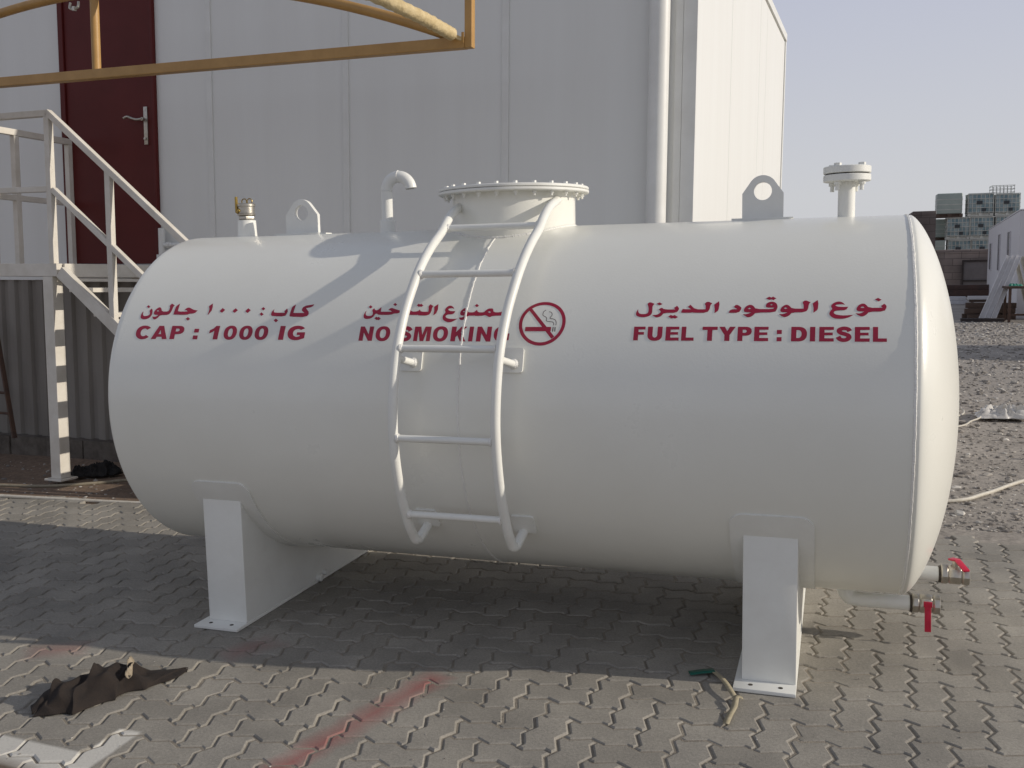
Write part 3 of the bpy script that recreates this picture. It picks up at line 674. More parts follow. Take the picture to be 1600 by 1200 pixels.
def glyph(c):
    if c == 'F': return [[[(0, 0), (0, 1), (1, 1), (1, .79), (.41, .79), (.41, .61), (.9, .61), (.9, .41), (.41, .41), (.41, 0)]]]
    if c == 'E': return [[[(0, 0), (0, 1), (1, 1), (1, .79), (.36, .79), (.36, .61), (.93, .61), (.93, .42), (.36, .42), (.36, .22), (1, .22), (1, 0)]]]
    if c == 'L': return [[[(0, 0), (0, 1), (.37, 1), (.37, .225), (1, .225), (1, 0)]]]
    if c == 'T': return [[[(0, 1), (1, 1), (1, .77), (.665, .77), (.665, 0), (.335, 0), (.335, .77), (0, .77)]]]
    if c == 'Y': return [[[(0, 1), (.35, 1), (.5, .68), (.65, 1), (1, 1), (.655, .41), (.655, 0), (.345, 0), (.345, .41)]]]
    if c == 'I': return [[sq(0, 1, 0, 1)]]
    if c == 'N': return [[[(0, 0), (0, 1), (.3, 1), (.69, .44), (.69, 1), (1, 1), (1, 0), (.70, 0), (.31, .57), (.31, 0)]]]
    if c == 'M': return [[[(0, 0), (0, 1), (.37, 1), (.5, .42), (.63, 1), (1, 1), (1, 0), (.765, 0), (.765, .74), (.605, 0), (.395, 0), (.235, .74), (.235, 0)]]]
    if c == 'K': return [[[(0, 0), (0, 1), (.31, 1), (.31, .63), (.62, 1), (1, 1), (.63, .6), (1, 0), (.63, 0), (.425, .395), (.31, .275), (.31, 0)]]]
    if c == 'A': return [[[(0, 0), (.355, 1), (.645, 1), (1, 0), (.70, 0), (.645, .17), (.355, .17), (.30, 0)], [(.42, .37), (.58, .37), (.5, .69)]]]
    if c == '1': return [[[(.5, 0), (.5, .64), (.28, .52), (0, .44), (0, .67), (.36, .80), (.6, 1), (1, 1), (1, 0)]]]
    if c == ':': return [[sq(0, 1, 0, .28)], [sq(0, 1, .5, .78)]]
    if c == 'P': return [[[(0, 0), (0, 1)] + el(.55, .685, .45, .315, 90, -90, 16, 2.4) + [(.36, .37), (.36, 0)], [(.36, .79), (.36, .575)] + el(.5, .683, .15, .108, -90, 90, 8)]]
    if c == 'D': return [[[(0, 0), (0, 1)] + el(.45, .5, .55, .5, 90, -90, 20, 2.4), [(.33, .775), (.33, .225)] + el(.42, .5, .24, .275, -90, 90, 14, 2.4)]]
    if c in 'O0':
        i = .19 if c == 'O' else .155
        return [[el(.5, .5, .5, .52, 0, 360, 36, 2.25)[:-1], el(.5, .5, i + .02, .31, 0, 360, 28, 2.25)[:-1]]]
    if c == 'C': return [[el(.53, .5, .53, .52, 38, 322, 30, 2.2) + el(.56, .5, .24, .29, 318, 42, 24)]]
    if c == 'G': return [[el(.51, .5, .51, .52, 37, 300, 30, 2.2) + [(.98, .13), (.98, .545), (.53, .545), (.53, .35), (.71, .35), (.71, .255)] + el(.55, .5, .25, .285, 305, 48, 24)]]
    if c == 'U': return [[[(0, 1)] + el(.5, .40, .5, .42, 180, 360, 24, 2.3) + [(1, 1), (.665, 1)] + el(.5, .40, .165, .19, 360, 180, 14) + [(.335, 1)]]]
    if c == 'S': return [[stroke([(.86, .70), (.76, .84), (.5, .90), (.25, .83), (.19, .70), (.32, .58), (.55, .51), (.76, .42), (.82, .28), (.70, .145), (.48, .10), (.24, .16), (.12, .33)], .165, .125)]]
ARABIC = {
'cap': [[[[-1.3556,0.4016],[-1.3503,0.4079],[-1.3393,0.4006],[-1.3446,0.3938]]],[[[-1.3366,0.3836],[-1.33,0.3925],[-1.323,0.3862],[-1.3189,0.3704],[-1.3212,0.3566],[-1.3325,0.3473],[-1.3501,0.3456],[-1.3632,0.349],[-1.3672,0.355],[-1.3682,0.3654],[-1.3666,0.3758],[-1.3628,0.3802],[-1.3619,0.3706],[-1.3577,0.3619],[-1.3495,0.3593],[-1.3373,0.361],[-1.3297,0.3653],[-1.3296,0.3722]]],[[[-1.2531,0.4045],[-1.2462,0.4144],[-1.2312,0.4062],[-1.2353,0.3982],[-1.235,0.3928],[-1.2353,0.384],[-1.2384,0.3727],[-1.2443,0.3641],[-1.2804,0.3642],[-1.2858,0.354],[-1.2956,0.3455],[-1.3044,0.3447],[-1.3151,0.3575],[-1.303,0.3566],[-1.2946,0.3583],[-1.2894,0.3643],[-1.306,0.3648],[-1.3122,0.3695],[-1.313,0.3791],[-1.308,0.3897],[-1.2998,0.3968],[-1.2932,0.3985],[-1.285,0.3913],[-1.2782,0.379],[-1.2496,0.3789],[-1.2475,0.3876],[-1.2481,0.3965]],[[-1.3031,0.3817],[-1.2981,0.3852],[-1.2922,0.3817],[-1.2965,0.3787]]],[[[-1.2225,0.3658],[-1.2229,0.3892],[-1.2226,0.4025],[-1.2101,0.4142],[-1.2093,0.4051],[-1.2082,0.3857],[-1.2065,0.3787],[-1.1638,0.3785],[-1.1674,0.3837],[-1.1784,0.3846],[-1.1742,0.3925],[-1.1651,0.3969],[-1.1528,0.3924],[-1.14,0.3862],[-1.1202,0.3826],[-1.1307,0.3698],[-1.1519,0.3698],[-1.1605,0.3639]]],[[[-1.1614,0.3479],[-1.1536,0.3549],[-1.1417,0.347],[-1.1495,0.34]]],[[[-1.077,0.4016],[-1.0646,0.4131],[-1.0596,0.3971],[-1.0594,0.3815],[-1.069,0.3633],[-1.0706,0.3653],[-1.0699,0.3764],[-1.0711,0.3884]]],[[[-1.0232,0.3796],[-1.0148,0.393],[-1.0016,0.3846],[-1.0112,0.3719]]],[[[-0.9681,0.3794],[-0.9588,0.3916],[-0.9464,0.3835],[-0.9562,0.3717]]],[[[-0.9135,0.3791],[-0.9047,0.3913],[-0.8914,0.3827],[-0.9016,0.371]]],[[[-0.8486,0.389],[-0.8425,0.3961],[-0.8323,0.3886],[-0.8389,0.3818]]],[[[-0.8495,0.3668],[-0.8436,0.3738],[-0.8323,0.3654],[-0.8397,0.3588]]],[[[-0.8021,0.3686],[-0.8,0.3786],[-0.7937,0.3878],[-0.7945,0.3769],[-0.7882,0.3722],[-0.7459,0.3714],[-0.7509,0.3776],[-0.7421,0.3893],[-0.7365,0.3817],[-0.7364,0.37],[-0.7424,0.3561],[-0.794,0.3579],[-0.8001,0.362]]],[[[-0.7839,0.3409],[-0.7764,0.3481],[-0.7655,0.34],[-0.7729,0.3328]]],[[[-0.7244,0.3594],[-0.7239,0.3833],[-0.7235,0.3959],[-0.711,0.4061],[-0.7111,0.3899],[-0.7113,0.3708],[-0.6657,0.3706],[-0.6827,0.3822],[-0.6757,0.3999],[-0.6362,0.4064],[-0.6425,0.3946],[-0.6656,0.3905],[-0.6454,0.3705],[-0.6539,0.3538],[-0.7209,0.3553]]]],
'nos': [[[[-0.4175,0.3942],[-0.4118,0.4011],[-0.4027,0.3937],[-0.4087,0.3873]]],[[[-0.4283,0.3555],[-0.4289,0.3627],[-0.4256,0.3741],[-0.4219,0.3794],[-0.4233,0.3668],[-0.4192,0.3596],[-0.4085,0.3569],[-0.3961,0.3595],[-0.3946,0.3688],[-0.401,0.3803],[-0.395,0.3888],[-0.3889,0.3803],[-0.3799,0.3802],[-0.368,0.3929],[-0.3662,0.3745],[-0.3249,0.3744],[-0.3277,0.3779],[-0.3394,0.3815],[-0.3296,0.3905],[-0.3155,0.3852],[-0.2859,0.3763],[-0.2987,0.3674],[-0.3135,0.3675],[-0.3249,0.3614],[-0.3726,0.3615],[-0.38,0.3677],[-0.3863,0.3646],[-0.3899,0.3544],[-0.4003,0.3473],[-0.4159,0.3453],[-0.4246,0.3483]]],[[[-0.385,0.3483],[-0.3789,0.3544],[-0.3734,0.3519],[-0.369,0.3543],[-0.3605,0.3472],[-0.368,0.3406],[-0.3725,0.3432],[-0.3762,0.3418]]],[[[-0.3254,0.4033],[-0.3199,0.4101],[-0.3104,0.4027],[-0.3168,0.3972]]],[[[-0.274,0.3622],[-0.2704,0.3725],[-0.2567,0.3724],[-0.2666,0.3818],[-0.2601,0.388],[-0.2507,0.3745],[-0.2269,0.3744],[-0.22,0.3826],[-0.2152,0.3739],[-0.1871,0.3732],[-0.188,0.3866],[-0.1909,0.3939],[-0.1858,0.4033],[-0.1726,0.3959],[-0.1761,0.3896],[-0.1757,0.3741],[-0.1832,0.3589],[-0.2189,0.359],[-0.2244,0.3621],[-0.227,0.3607]]],[[[-0.2354,0.3994],[-0.2301,0.4058],[-0.2245,0.403],[-0.2197,0.4057],[-0.2108,0.3982],[-0.2177,0.3926],[-0.2224,0.3951],[-0.2266,0.3931]]],[[[-0.1691,0.3927],[-0.1562,0.4042],[-0.1534,0.3822],[-0.1562,0.368],[-0.1659,0.3589],[-0.166,0.3782]]],[[[-0.1275,0.379],[-0.1246,0.3883],[-0.1168,0.3965],[-0.1075,0.3975],[-0.0977,0.3912],[-0.0943,0.384],[-0.1037,0.3882],[-0.1145,0.3851],[-0.1153,0.38],[-0.1049,0.3755],[-0.0879,0.3754],[-0.0931,0.3633],[-0.1139,0.3628],[-0.1205,0.3578],[-0.1182,0.3508],[-0.107,0.3462],[-0.0917,0.3454],[-0.0759,0.3462],[-0.0884,0.337],[-0.0989,0.3325],[-0.1124,0.3341],[-0.1248,0.34],[-0.13,0.3479],[-0.1304,0.3598],[-0.1221,0.3709]]],[[[-0.0694,0.3676],[-0.0676,0.3777],[-0.0581,0.3869],[-0.0524,0.3868],[-0.0454,0.3797],[-0.0409,0.3705],[-0.0194,0.3705],[-0.0164,0.3745],[-0.011,0.3805],[-0.0054,0.3704],[0.0159,0.3703],[0.0187,0.3753],[0.0282,0.3844],[0.0391,0.3857],[0.0458,0.3843],[0.0501,0.3702],[0.073,0.3701],[0.0865,0.377],[0.0944,0.384],[0.104,0.387],[0.1138,0.3749],[0.1131,0.365],[0.1049,0.3537],[0.1005,0.3582],[0.0477,0.3573],[0.0395,0.3511],[0.0294,0.3564],[0.0195,0.3604],[0.0145,0.3574],[-0.0123,0.3565],[-0.0154,0.3585],[-0.018,0.3575],[-0.0413,0.3576],[-0.0501,0.3438],[-0.0589,0.3403],[-0.067,0.3438],[-0.0705,0.3507],[-0.0588,0.3507],[-0.0516,0.3572],[-0.064,0.3586],[-0.0681,0.3626]],[[-0.0595,0.3747],[-0.055,0.3761],[-0.0531,0.3726],[-0.058,0.3716]],[[0.0285,0.3723],[0.0355,0.3748],[0.0403,0.3702],[0.0368,0.3673]]],[[[-0.0216,0.397],[-0.0158,0.4038],[-0.0069,0.3964],[-0.0132,0.3903]]]],
'fuel': [[[[0.5631,0.3986],[0.5703,0.407],[0.5863,0.3994],[0.5808,0.3921],[0.5812,0.3787],[0.5817,0.3644],[0.5754,0.3554],[0.5599,0.3504],[0.5437,0.3515],[0.5325,0.3555],[0.5299,0.3636],[0.5325,0.3738],[0.5364,0.3793],[0.5364,0.3707],[0.5426,0.3625],[0.5588,0.3615],[0.5691,0.3655],[0.5696,0.3787],[0.5667,0.3933]]],[[[0.5929,0.3994],[0.6012,0.405],[0.6118,0.3986],[0.6029,0.3935]]],[[[0.5823,0.3584],[0.5981,0.3593],[0.6056,0.3643],[0.6095,0.3704],[0.6016,0.379],[0.6107,0.3857],[0.6185,0.3785],[0.6537,0.3783],[0.6492,0.3834],[0.6578,0.3916],[0.6646,0.3844],[0.6652,0.3772],[0.6583,0.3661],[0.6187,0.3663],[0.6126,0.3553],[0.6025,0.3499],[0.5936,0.3503]]],[[[0.6335,0.3526],[0.6414,0.3586],[0.6478,0.3558],[0.6532,0.3582],[0.6648,0.3512],[0.6556,0.3453],[0.6494,0.3483],[0.6442,0.3459]]],[[[0.6721,0.3685],[0.6775,0.3806],[0.6799,0.3792],[0.7035,0.3785],[0.6923,0.3873],[0.6995,0.3955],[0.7156,0.3784],[0.7476,0.3782],[0.7474,0.3921],[0.7432,0.3983],[0.7514,0.4076],[0.7666,0.4006],[0.7612,0.392],[0.7604,0.3788],[0.7528,0.3658],[0.7105,0.366],[0.7069,0.368],[0.7045,0.366],[0.6749,0.3661]]],[[[0.773,0.395],[0.7867,0.4073],[0.7891,0.3969],[0.7878,0.3786],[0.7857,0.3726],[0.776,0.3641],[0.7755,0.3797]]],[[[0.8183,0.3655],[0.8237,0.3778],[0.8447,0.3782],[0.833,0.386],[0.8395,0.395],[0.8485,0.3915],[0.8568,0.3837],[0.8559,0.3781],[0.8491,0.3654]]],[[[0.8615,0.3602],[0.8754,0.361],[0.8871,0.3666],[0.8676,0.3675],[0.8636,0.3726],[0.8658,0.3825],[0.8737,0.3914],[0.8828,0.3947],[0.8923,0.3901],[0.8994,0.3783],[0.9499,0.3781],[0.9543,0.3831],[0.9351,0.3832],[0.9294,0.3854],[0.9283,0.391],[0.9324,0.3999],[0.9414,0.4048],[0.9524,0.4043],[0.961,0.3975],[0.9638,0.3863],[0.9618,0.3765],[0.9559,0.3667],[0.8991,0.3659],[0.894,0.3573],[0.8833,0.3498],[0.8741,0.3502]],[[0.8752,0.3807],[0.8807,0.3835],[0.8855,0.3797],[0.88,0.378]],[[0.941,0.3936],[0.9464,0.3958],[0.9493,0.3931],[0.9457,0.3913]]],[[[0.9283,0.4171],[0.9378,0.4232],[0.9435,0.4199],[0.9488,0.4231],[0.9588,0.4168],[0.9503,0.41],[0.9441,0.4139],[0.9384,0.4108]]],[[[0.9683,0.3607],[0.9815,0.3606],[0.994,0.3662],[0.9758,0.3671],[0.9716,0.3721],[0.9735,0.3808],[0.9813,0.3902],[0.9902,0.3944],[0.9985,0.3894],[1.0061,0.3795],[1.0394,0.3789],[1.0399,0.3925],[1.0351,0.4014],[1.0438,0.4098],[1.0593,0.4016],[1.0542,0.3946],[1.0532,0.3782],[1.0451,0.3668],[1.0057,0.3661],[1.0006,0.357],[0.9891,0.35],[0.9801,0.3507]],[[0.9817,0.3807],[0.987,0.384],[0.9929,0.3807],[0.9872,0.3783]]],[[[1.0653,0.3971],[1.0793,0.4095],[1.0818,0.3966],[1.0809,0.3802],[1.0788,0.3737],[1.0683,0.3648],[1.0684,0.3814]]],[[[1.1174,0.3862],[1.1208,0.3943],[1.1303,0.4017],[1.141,0.4041],[1.1505,0.4008],[1.1577,0.3918],[1.1458,0.3946],[1.1328,0.3927],[1.1299,0.3898],[1.1353,0.3861],[1.146,0.3845],[1.1667,0.3847],[1.1603,0.3729],[1.1391,0.373],[1.1284,0.3701],[1.1252,0.3651],[1.1298,0.3594],[1.1417,0.3565],[1.1559,0.3551],[1.1817,0.3574],[1.1701,0.3494],[1.156,0.3445],[1.1419,0.3439],[1.1265,0.346],[1.1162,0.3538],[1.1131,0.3616],[1.1159,0.3702],[1.1229,0.3781]]],[[[1.1869,0.3628],[1.2004,0.3616],[1.212,0.3681],[1.1945,0.3691],[1.1895,0.3742],[1.1909,0.3828],[1.1978,0.3923],[1.2072,0.3966],[1.2154,0.3936],[1.2242,0.3809],[1.2619,0.381],[1.2579,0.3868],[1.2666,0.3947],[1.2723,0.3896],[1.2735,0.3823],[1.2671,0.3681],[1.2248,0.368],[1.219,0.3591],[1.2109,0.3528],[1.204,0.3514],[1.1958,0.355]],[[1.2008,0.3813],[1.2049,0.3856],[1.2102,0.3842],[1.2119,0.3805],[1.2061,0.3806]]],[[[1.2411,0.4101],[1.2498,0.4156],[1.2597,0.4088],[1.2515,0.4029]]]],
'sign': [[[[0.1733,0.3774],[0.1827,0.3835],[0.2708,0.2825],[0.2615,0.2751]]],[[[0.1693,0.3159],[0.2569,0.3161],[0.2568,0.301],[0.1692,0.3007]]]],
'ticks': [[[[0.2619,0.3161],[0.2651,0.3161],[0.2652,0.3],[0.2616,0.3]]],[[[0.2684,0.3161],[0.2717,0.3161],[0.2721,0.3],[0.2688,0.3]]]],
'smoke': [[[[0.2307,0.3779],[0.2241,0.3715],[0.2224,0.3627],[0.2247,0.3571],[0.2342,0.3516],[0.237,0.3468],[0.2374,0.3383],[0.2465,0.3356],[0.2568,0.3341],[0.2622,0.3313],[0.2642,0.3267],[0.264,0.3221]]],[[[0.2423,0.3714],[0.249,0.3698],[0.2534,0.3642],[0.2536,0.3578],[0.2485,0.3476],[0.2582,0.3453],[0.2658,0.3421],[0.2701,0.3367],[0.2717,0.3298],[0.2715,0.3222]]]],
}
LATIN = [[('C', -1.3669, -1.3024), ('A', -1.2939, -1.2224), ('P', -1.2112, -1.154), (':', -1.1095, -1.0893), ('1', -1.0423, -1.0023), ('0', -0.9801, -0.9253), ('0', -0.9141, -0.8598), ('0', -0.8497, -0.7949), ('I', -0.749, -0.7283), ('G', -0.7145, -0.6432)],
[('N', -0.4299, -0.3786), ('O', -0.368, -0.3138), ('S', -0.2796, -0.2329), ('M', -0.2241, -0.1631), ('O', -0.1544, -0.1003), ('K', -0.0889, -0.034), ('I', -0.0251, -0.01), ('N', 0.0025, 0.0537), ('G', 0.0629, 0.1177)],
[('F', 0.5294, 0.5656), ('U', 0.5736, 0.6198), ('E', 0.6304, 0.6716), ('L', 0.6793, 0.7176), ('T', 0.7432, 0.7888), ('Y', 0.7934, 0.843), ('P', 0.8495, 0.8911), ('E', 0.8989, 0.9402), (':', 0.9649, 0.9792), ('D', 1.0065, 1.0516), ('I', 1.0602, 1.0753), ('E', 1.0865, 1.1275), ('S', 1.1344, 1.1777), ('E', 1.1862, 1.227), ('L', 1.2359, 1.274)]]
for key, LT, s0, s1 in (('cap', LATIN[0], .2655, .3185), ('nos', LATIN[1], .2640, .3168), ('fuel', LATIN[2], .2710, .3176)):
    sh_ = []
    for c, x0, x1 in LT:
        for shp in glyph(c): sh_.append([[(x0 + (x1 - x0) * px, s0 + (s1 - s0) * py) for px, py in ring] for ring in shp])
    decal('text_marking', sh_, 'red', tank)
    decal('arabic_text_marking', [[chaikin(r) if len(r) > 8 else r for r in shp] for shp in ARABIC[key]], 'red', tank)
cX, cS, cR = 0.2242, 0.3302, 0.0790
ringo = [[(cX + r * math.cos(2 * math.pi * k / 72), cS + r * math.sin(2 * math.pi * k / 72)) for k in range(72)] for r in (cR, cR - 0.0112)]
sg = decal('no_smoking_sign', [ringo] + ARABIC['sign'][:1], 'red', tank)
decal('cigarette', ARABIC['sign'][1:], 'red', sg, off=0.0012)
sm = [stroke(p[0], 0.0011, 0.0011, 5) for p in ARABIC['smoke']]
decal('smoke_marking', [[s_] for s_ in sm] + ARABIC['ticks'], 'smoke', sg)

# ------------------------------------------------------------------ prefab building
bld = thing('prefab_building', 'white panel-clad prefab building with a maroon door behind the tank', 'building', matrix=BM @ Matrix.Translation((0.0, 0.06, 0.0)))
X0, X1, D, Z0, Z1 = -7.0, 4.078, 4.16, 1.30, 3.555
MB().box(X0, X1 - 0.012, 0.0, D, Z0, Z1).build('wall', 'wall', bld, smooth=False)
for x in (-1.29, 0.812, 1.866, 2.953):
    MB().box(x - 0.022, x + 0.022, -0.010, -0.0003, Z0 + 0.01, Z1 - 0.002).build('panel_joint', 'trim', bld, bevel=0.002, smooth=False)
# end wall: separate cladding sheets with open joints
for y0, y1 in ((0.016, 1.150), (1.156, 2.475), (2.481, 2.862), (2.868, 4.11)):
    MB().box(X1 - 0.0117, X1, y0, y1, Z0, Z1 - 0.012).build('cladding_sheet', 'wall', bld, bevel=0.0015, smooth=False)
ct = MB().box(4.006, X1 + 0.004, -0.014, -0.0003, Z0, Z1 - 0.001).box(X1 - 0.011, X1 + 0.004, -0.0003, 0.012, Z0, Z1 - 0.001)
ct.build('corner_trim', 'trim', bld, smooth=False)
MB().box(3.962, 4.0035, -0.010, -0.0003, Z0, Z1 - 0.001).build('panel_joint', 'trim', bld, smooth=False)
MB().box(X1 - 0.011, X1 + 0.010, 4.114, D + 0.012, Z0, Z1 - 0.001).build('corner_trim', 'trim', bld, bevel=0.002, smooth=False)
MB().box(X0, X1 + 0.014, -0.014, D + 0.014, Z1 + 0.0005, Z1 + 0.07).build('roof', 'trim', bld, bevel=0.004, smooth=False)
# profiled skirt sheet
sk = MB(); pr = []
x = X0; k = 0
while x < X1 - 0.05:
    for dx, y in ((0.0, 0.012), (0.062, 0.012), (0.080, 0.034), (0.122, 0.034)): pr.append((x + dx, y))
    x += 0.140
pr.append((X1 - 0.02, 0.012))
sk.v = [(a, b_, z) for a, b_ in pr for z in (0.10, Z0 - 0.001)]
sk.f = [(2 * i, 2 * i + 2, 2 * i + 3, 2 * i + 1) for i in range(len(pr) - 1)]
sk.build('skirt', 'skirt', bld, smooth=False, solid=0.002)
sk = MB(); pr = []
y = 0.05
while y < D - 0.1:
    for dy, q in ((0.0, X1 - 0.03), (0.045, X1 - 0.03), (0.058, X1 - 0.052), (0.088, X1 - 0.052)): pr.append((q, y + dy))
    y += 0.101
sk.v = [(a, b_, z) for a, b_ in pr for z in (0.10, Z0 - 0.001)]
sk.f = [(2 * i, 2 * i + 2, 2 * i + 3, 2 * i + 1) for i in range(len(pr) - 1)]
sk.build('skirt', 'skirt', bld, smooth=False, solid=0.002)
x = X0
rp = random.Random(5)
pb = MB()
while x < X1:
    L = rp.uniform(0.36, 0.42); h_ = 0.125 + rp.uniform(-0.008, 0.008)
    pb.box(x + 0.006, min(x + L, X1), -0.075 + rp.uniform(-0.012, 0.012), 0.12, -0.12, h_); x += L
pb.build('plinth', 'plinth', bld, bevel=0.006)
MB().box(X1 - 0.25, X1 - 0.02, 0.13, D, -0.15, 0.12).build('plinth', 'plinth', bld, bevel=0.006)
# door
for a, b_ in ((-0.480, -0.436), (0.343, 0.367)): MB().box(a, b_, -0.030, -0.0003, 1.405, 3.40).build('door_frame', 'door', bld, bevel=0.003, smooth=False)
MB().box(-0.480, 0.367, -0.030, -0.0003, 3.4005, 3.45).build('door_frame', 'door', bld, bevel=0.003, smooth=False)
leaf = MB().box(-0.432, 0.339, -0.016, -0.0003, 1.418, 3.396).build('door', 'door', bld, bevel=0.002, smooth=False)
hd = MB().box(0.264, 0.296, -0.024, -0.0155, 2.236, 2.492)
hd.lathe([(0.012, -0.03), (0.012, -0.005)], (0.279, -0.03, 2.404), 'Y', 16)
hd.tube(smooth_path([(0.279, -0.058, 2.404), (0.235, -0.062, 2.402), (0.195, -0.062, 2.412), (0.155, -0.062, 2.425), (0.122, -0.060, 2.416)], 6), 0.0085, 12)
hd.lathe([(0.010, -0.012), (0.010, 0.0)], (0.279, -0.024, 2.274), 'Y', 14)
hd.build('door_handle', 'steel', leaf, bevel=0.0015)
MB().box(-0.50, 0.385, -0.05, -0.0003, 1.375, 1.404).build('door_sill', 'trim', bld, bevel=0.002, smooth=False)
# downpipe with brackets
MB().tube([(3.885, -0.066, 0.25), (3.885, -0.066, 3.50)], 0.0565, 40).build('drainpipe', 'trim', bld)
tp = MB().box(0.372, 0.435, -0.06, -0.0003, 1.405, 1.48)
tp.tube([(0.415, -0.05, 1.40), (0.415, -0.05, 1.66)], 0.024, 16).tube([(0.415, -0.05, 1.545), (0.75, -0.05, 1.545)], 0.016, 16).lathe([(0.021, 0), (0.021, 0.03)], (0.455, -0.05, 1.545), 'X', 16)
tp.build('service_pipe', 'trim', bld)

# ------------------------------------------------------------------ entrance stairs
stt = thing('entrance_stairs', 'white steel landing and stairs with railings going up to the maroon door', 'stairs', matrix=BM)
YF = -0.70
def sp(name, b, bev=0.003, par=stt): return b.build(name, 'stair', par, bevel=bev, segs=2, smooth=False)
sp('landing_beam', MB().box(-0.66, 0.195, YF, YF + 0.05, 1.322, 1.404))
eb = MB().bar((0.193, YF + 0.052, 1.362), (0.372, -0.055, 1.362), 0.05, 0.084); eb.bar((0.190, YF + 0.052, 1.300), (0.372, -0.055, 1.300), 0.05, 0.020)
sp('landing_beam', eb)
sp('landing_beam', MB().box(-0.52, -0.47, YF + 0.052, -0.052, 1.322, 1.404))
dk = MB().add([(-0.468, YF + 0.052, 1.396), (0.165, YF + 0.052, 1.396), (0.345, -0.052, 1.396), (-0.468, -0.052, 1.396), (-0.468, YF + 0.052, 1.402), (0.165, YF + 0.052, 1.402), (0.345, -0.052, 1.402), (-0.468, -0.052, 1.402)], [(0, 3, 2, 1), (4, 5, 6, 7), (0, 1, 5, 4), (1, 2, 6, 5), (2, 3, 7, 6), (3, 0, 4, 7)])
sp('landing_deck', dk, 0)
for x in (0.072, -0.66):
    lg = sp('leg', MB().box(x, x + 0.082, YF + 0.002, YF + 0.084, 0.012, 1.3215))
    MB().box(x - 0.03, x + 0.112, YF - 0.028, YF + 0.114, 0.0, 0.012).build('foot_plate', 'stair', lg, bevel=0.002, smooth=False)
SL = 0.785
def on(x, z0): return z0 - SL * (x - 0.17)
XE = 1.93
for y in (YF + 0.025, -0.03):
    p0 = Vector((0.21, y, 1.352)); p1 = Vector((XE, y, 1.352 - SL * (XE - 0.21)))
    sp('stringer', MB().bar(p0, p1, 0.045, 0.078))
for k in range(8):
    z = 1.405 - 0.153 * (k + 1); x = 0.21 + (1.405 - z) / SL
    t = MB().box(x - 0.165, x + 0.035, YF + 0.05, -0.055, z - 0.028, z)
    sp('tread', t, 0.002)
yr = YF + 0.025
def sqbar(name, p0, p1, s_=0.040): return sp(name, MB().bar(p0, p1, s_, s_), 0.004)
sqbar('handrail', (-0.56, yr, 2.340), (0.162, yr, 2.340)); sqbar('handrail', (0.150, yr, 2.347), (XE, yr, 2.347 - SL * (XE - 0.150)))
sqbar('mid_rail', (-0.56, yr, 1.872), (0.128, yr, 1.872), 0.036); sqbar('mid_rail', (0.172, yr, 1.868), (XE, yr, 1.868 - SL * (XE - 0.172)), 0.036)
sp('post', MB().box(0.130, 0.170, yr - 0.02, yr + 0.02, 1.4045, 2.319))
sp('post', MB().box(-0.375, -0.335, yr - 0.02, yr + 0.02, 1.4045, 2.319))
for x in (0.625, 1.27, 1.88):
    sp('post', MB().box(x - 0.02, x + 0.02, yr - 0.019, yr + 0.019, on(x, 1.36) - 0.0, on(x, 2.325)))
# railing at the far end of the landing, running back to the wall
sqbar('end_rail', (-0.42, YF + 0.06, 2.285), (-0.42, 0.056, 2.285), 0.042); sqbar('end_rail', (-0.42, YF + 0.06, 1.85), (-0.42, 0.005, 1.85), 0.038)
for y in (-0.43, 0.028): sp('post', MB().box(-0.440, -0.400, y - 0.020, y + 0.020, 1.403, 2.263))

# ------------------------------------------------------------------ shade canopy frame
can = thing('shade_canopy', 'ochre painted steel bow truss of a shade canopy crossing in front of the maroon door', 'canopy frame', matrix=BM)
YC = -1.0
def tz(x): return 2.467 - 0.0072 * x
ch = MB().bar((-1.42, YC, tz(-1.42)), (3.178, YC, tz(3.178)), 0.05, 0.053).build('bottom_chord', 'canopy', can, bevel=0.004, smooth=False)
ap = [(x, YC, 2.913 - 0.09 * (x - 0.91) ** 2) for x in [-1.25 + 4.33 * k / 40 for k in range(41)]]
MB().tube(ap, 0.0255, 20).build('bow', 'canopy', can)
for x in (0.88, -0.55, 2.3):
    if x == 0.88:
        MB().tube([(x, YC, tz(x) + 0.024), (x, YC, 2.913 - 0.09 * (x - 0.91) ** 2 - 0.02)], 0.0245, 20).build('web', 'canopy', can)
MB().box(3.178, 3.216, YC - 0.02, YC + 0.02, 2.418, 3.05).build('end_post', 'canopy', can, bevel=0.003, smooth=False)
MB().bar((3.197, YC, 2.66), (2.72, YC - 0.18, 2.74), 0.03, 0.03).build('brace', 'canopy', can, bevel=0.003)
ub = MB().tube(smooth_path([(0.735, YC - 0.03, 2.86), (0.735, YC - 0.036, 2.83), (0.765, YC - 0.036, 2.822), (0.795, YC - 0.036, 2.83), (0.795, YC - 0.03, 2.86)], 5), 0.007, 8)
ub.tube([(0.765, YC - 0.034, 2.835), (0.765, YC - 0.034, 2.812)], 0.012, 8)
ub.build('u_bolt', 'steel', can)
rl = smooth_path([(3.125, -1.045, 2.478), (3.115, -1.15, 2.484), (3.10, -1.30, 2.492), (3.055, -1.43, 2.510), (2.97, -1.54, 2.545), (2.85, -1.63, 2.58), (2.70, -1.70, 2.60)], 9)
rr = [0.030 * (1 + 0.10 * noise.noise((k * 0.9, 2, 0)) + 0.05 * math.sin(k * 1.9)) for k in range(len(rl))]; rr[0] = 0.022
roll = MB().tube(rl, rr, 24).build('fabric_roll', 'fabric', can)
MB().tube([(3.128, -1.04, 2.475), (3.145, -1.024, 2.462), (3.172, -1.021, 2.452)], 0.006, 8).build('lacing', 'fabric', roll)
MB().tube([(3.122, -1.035, 2.484), (3.15, -1.022, 2.470), (3.172, -1.021, 2.462)], 0.005, 8).build('lacing', 'fabric', roll)
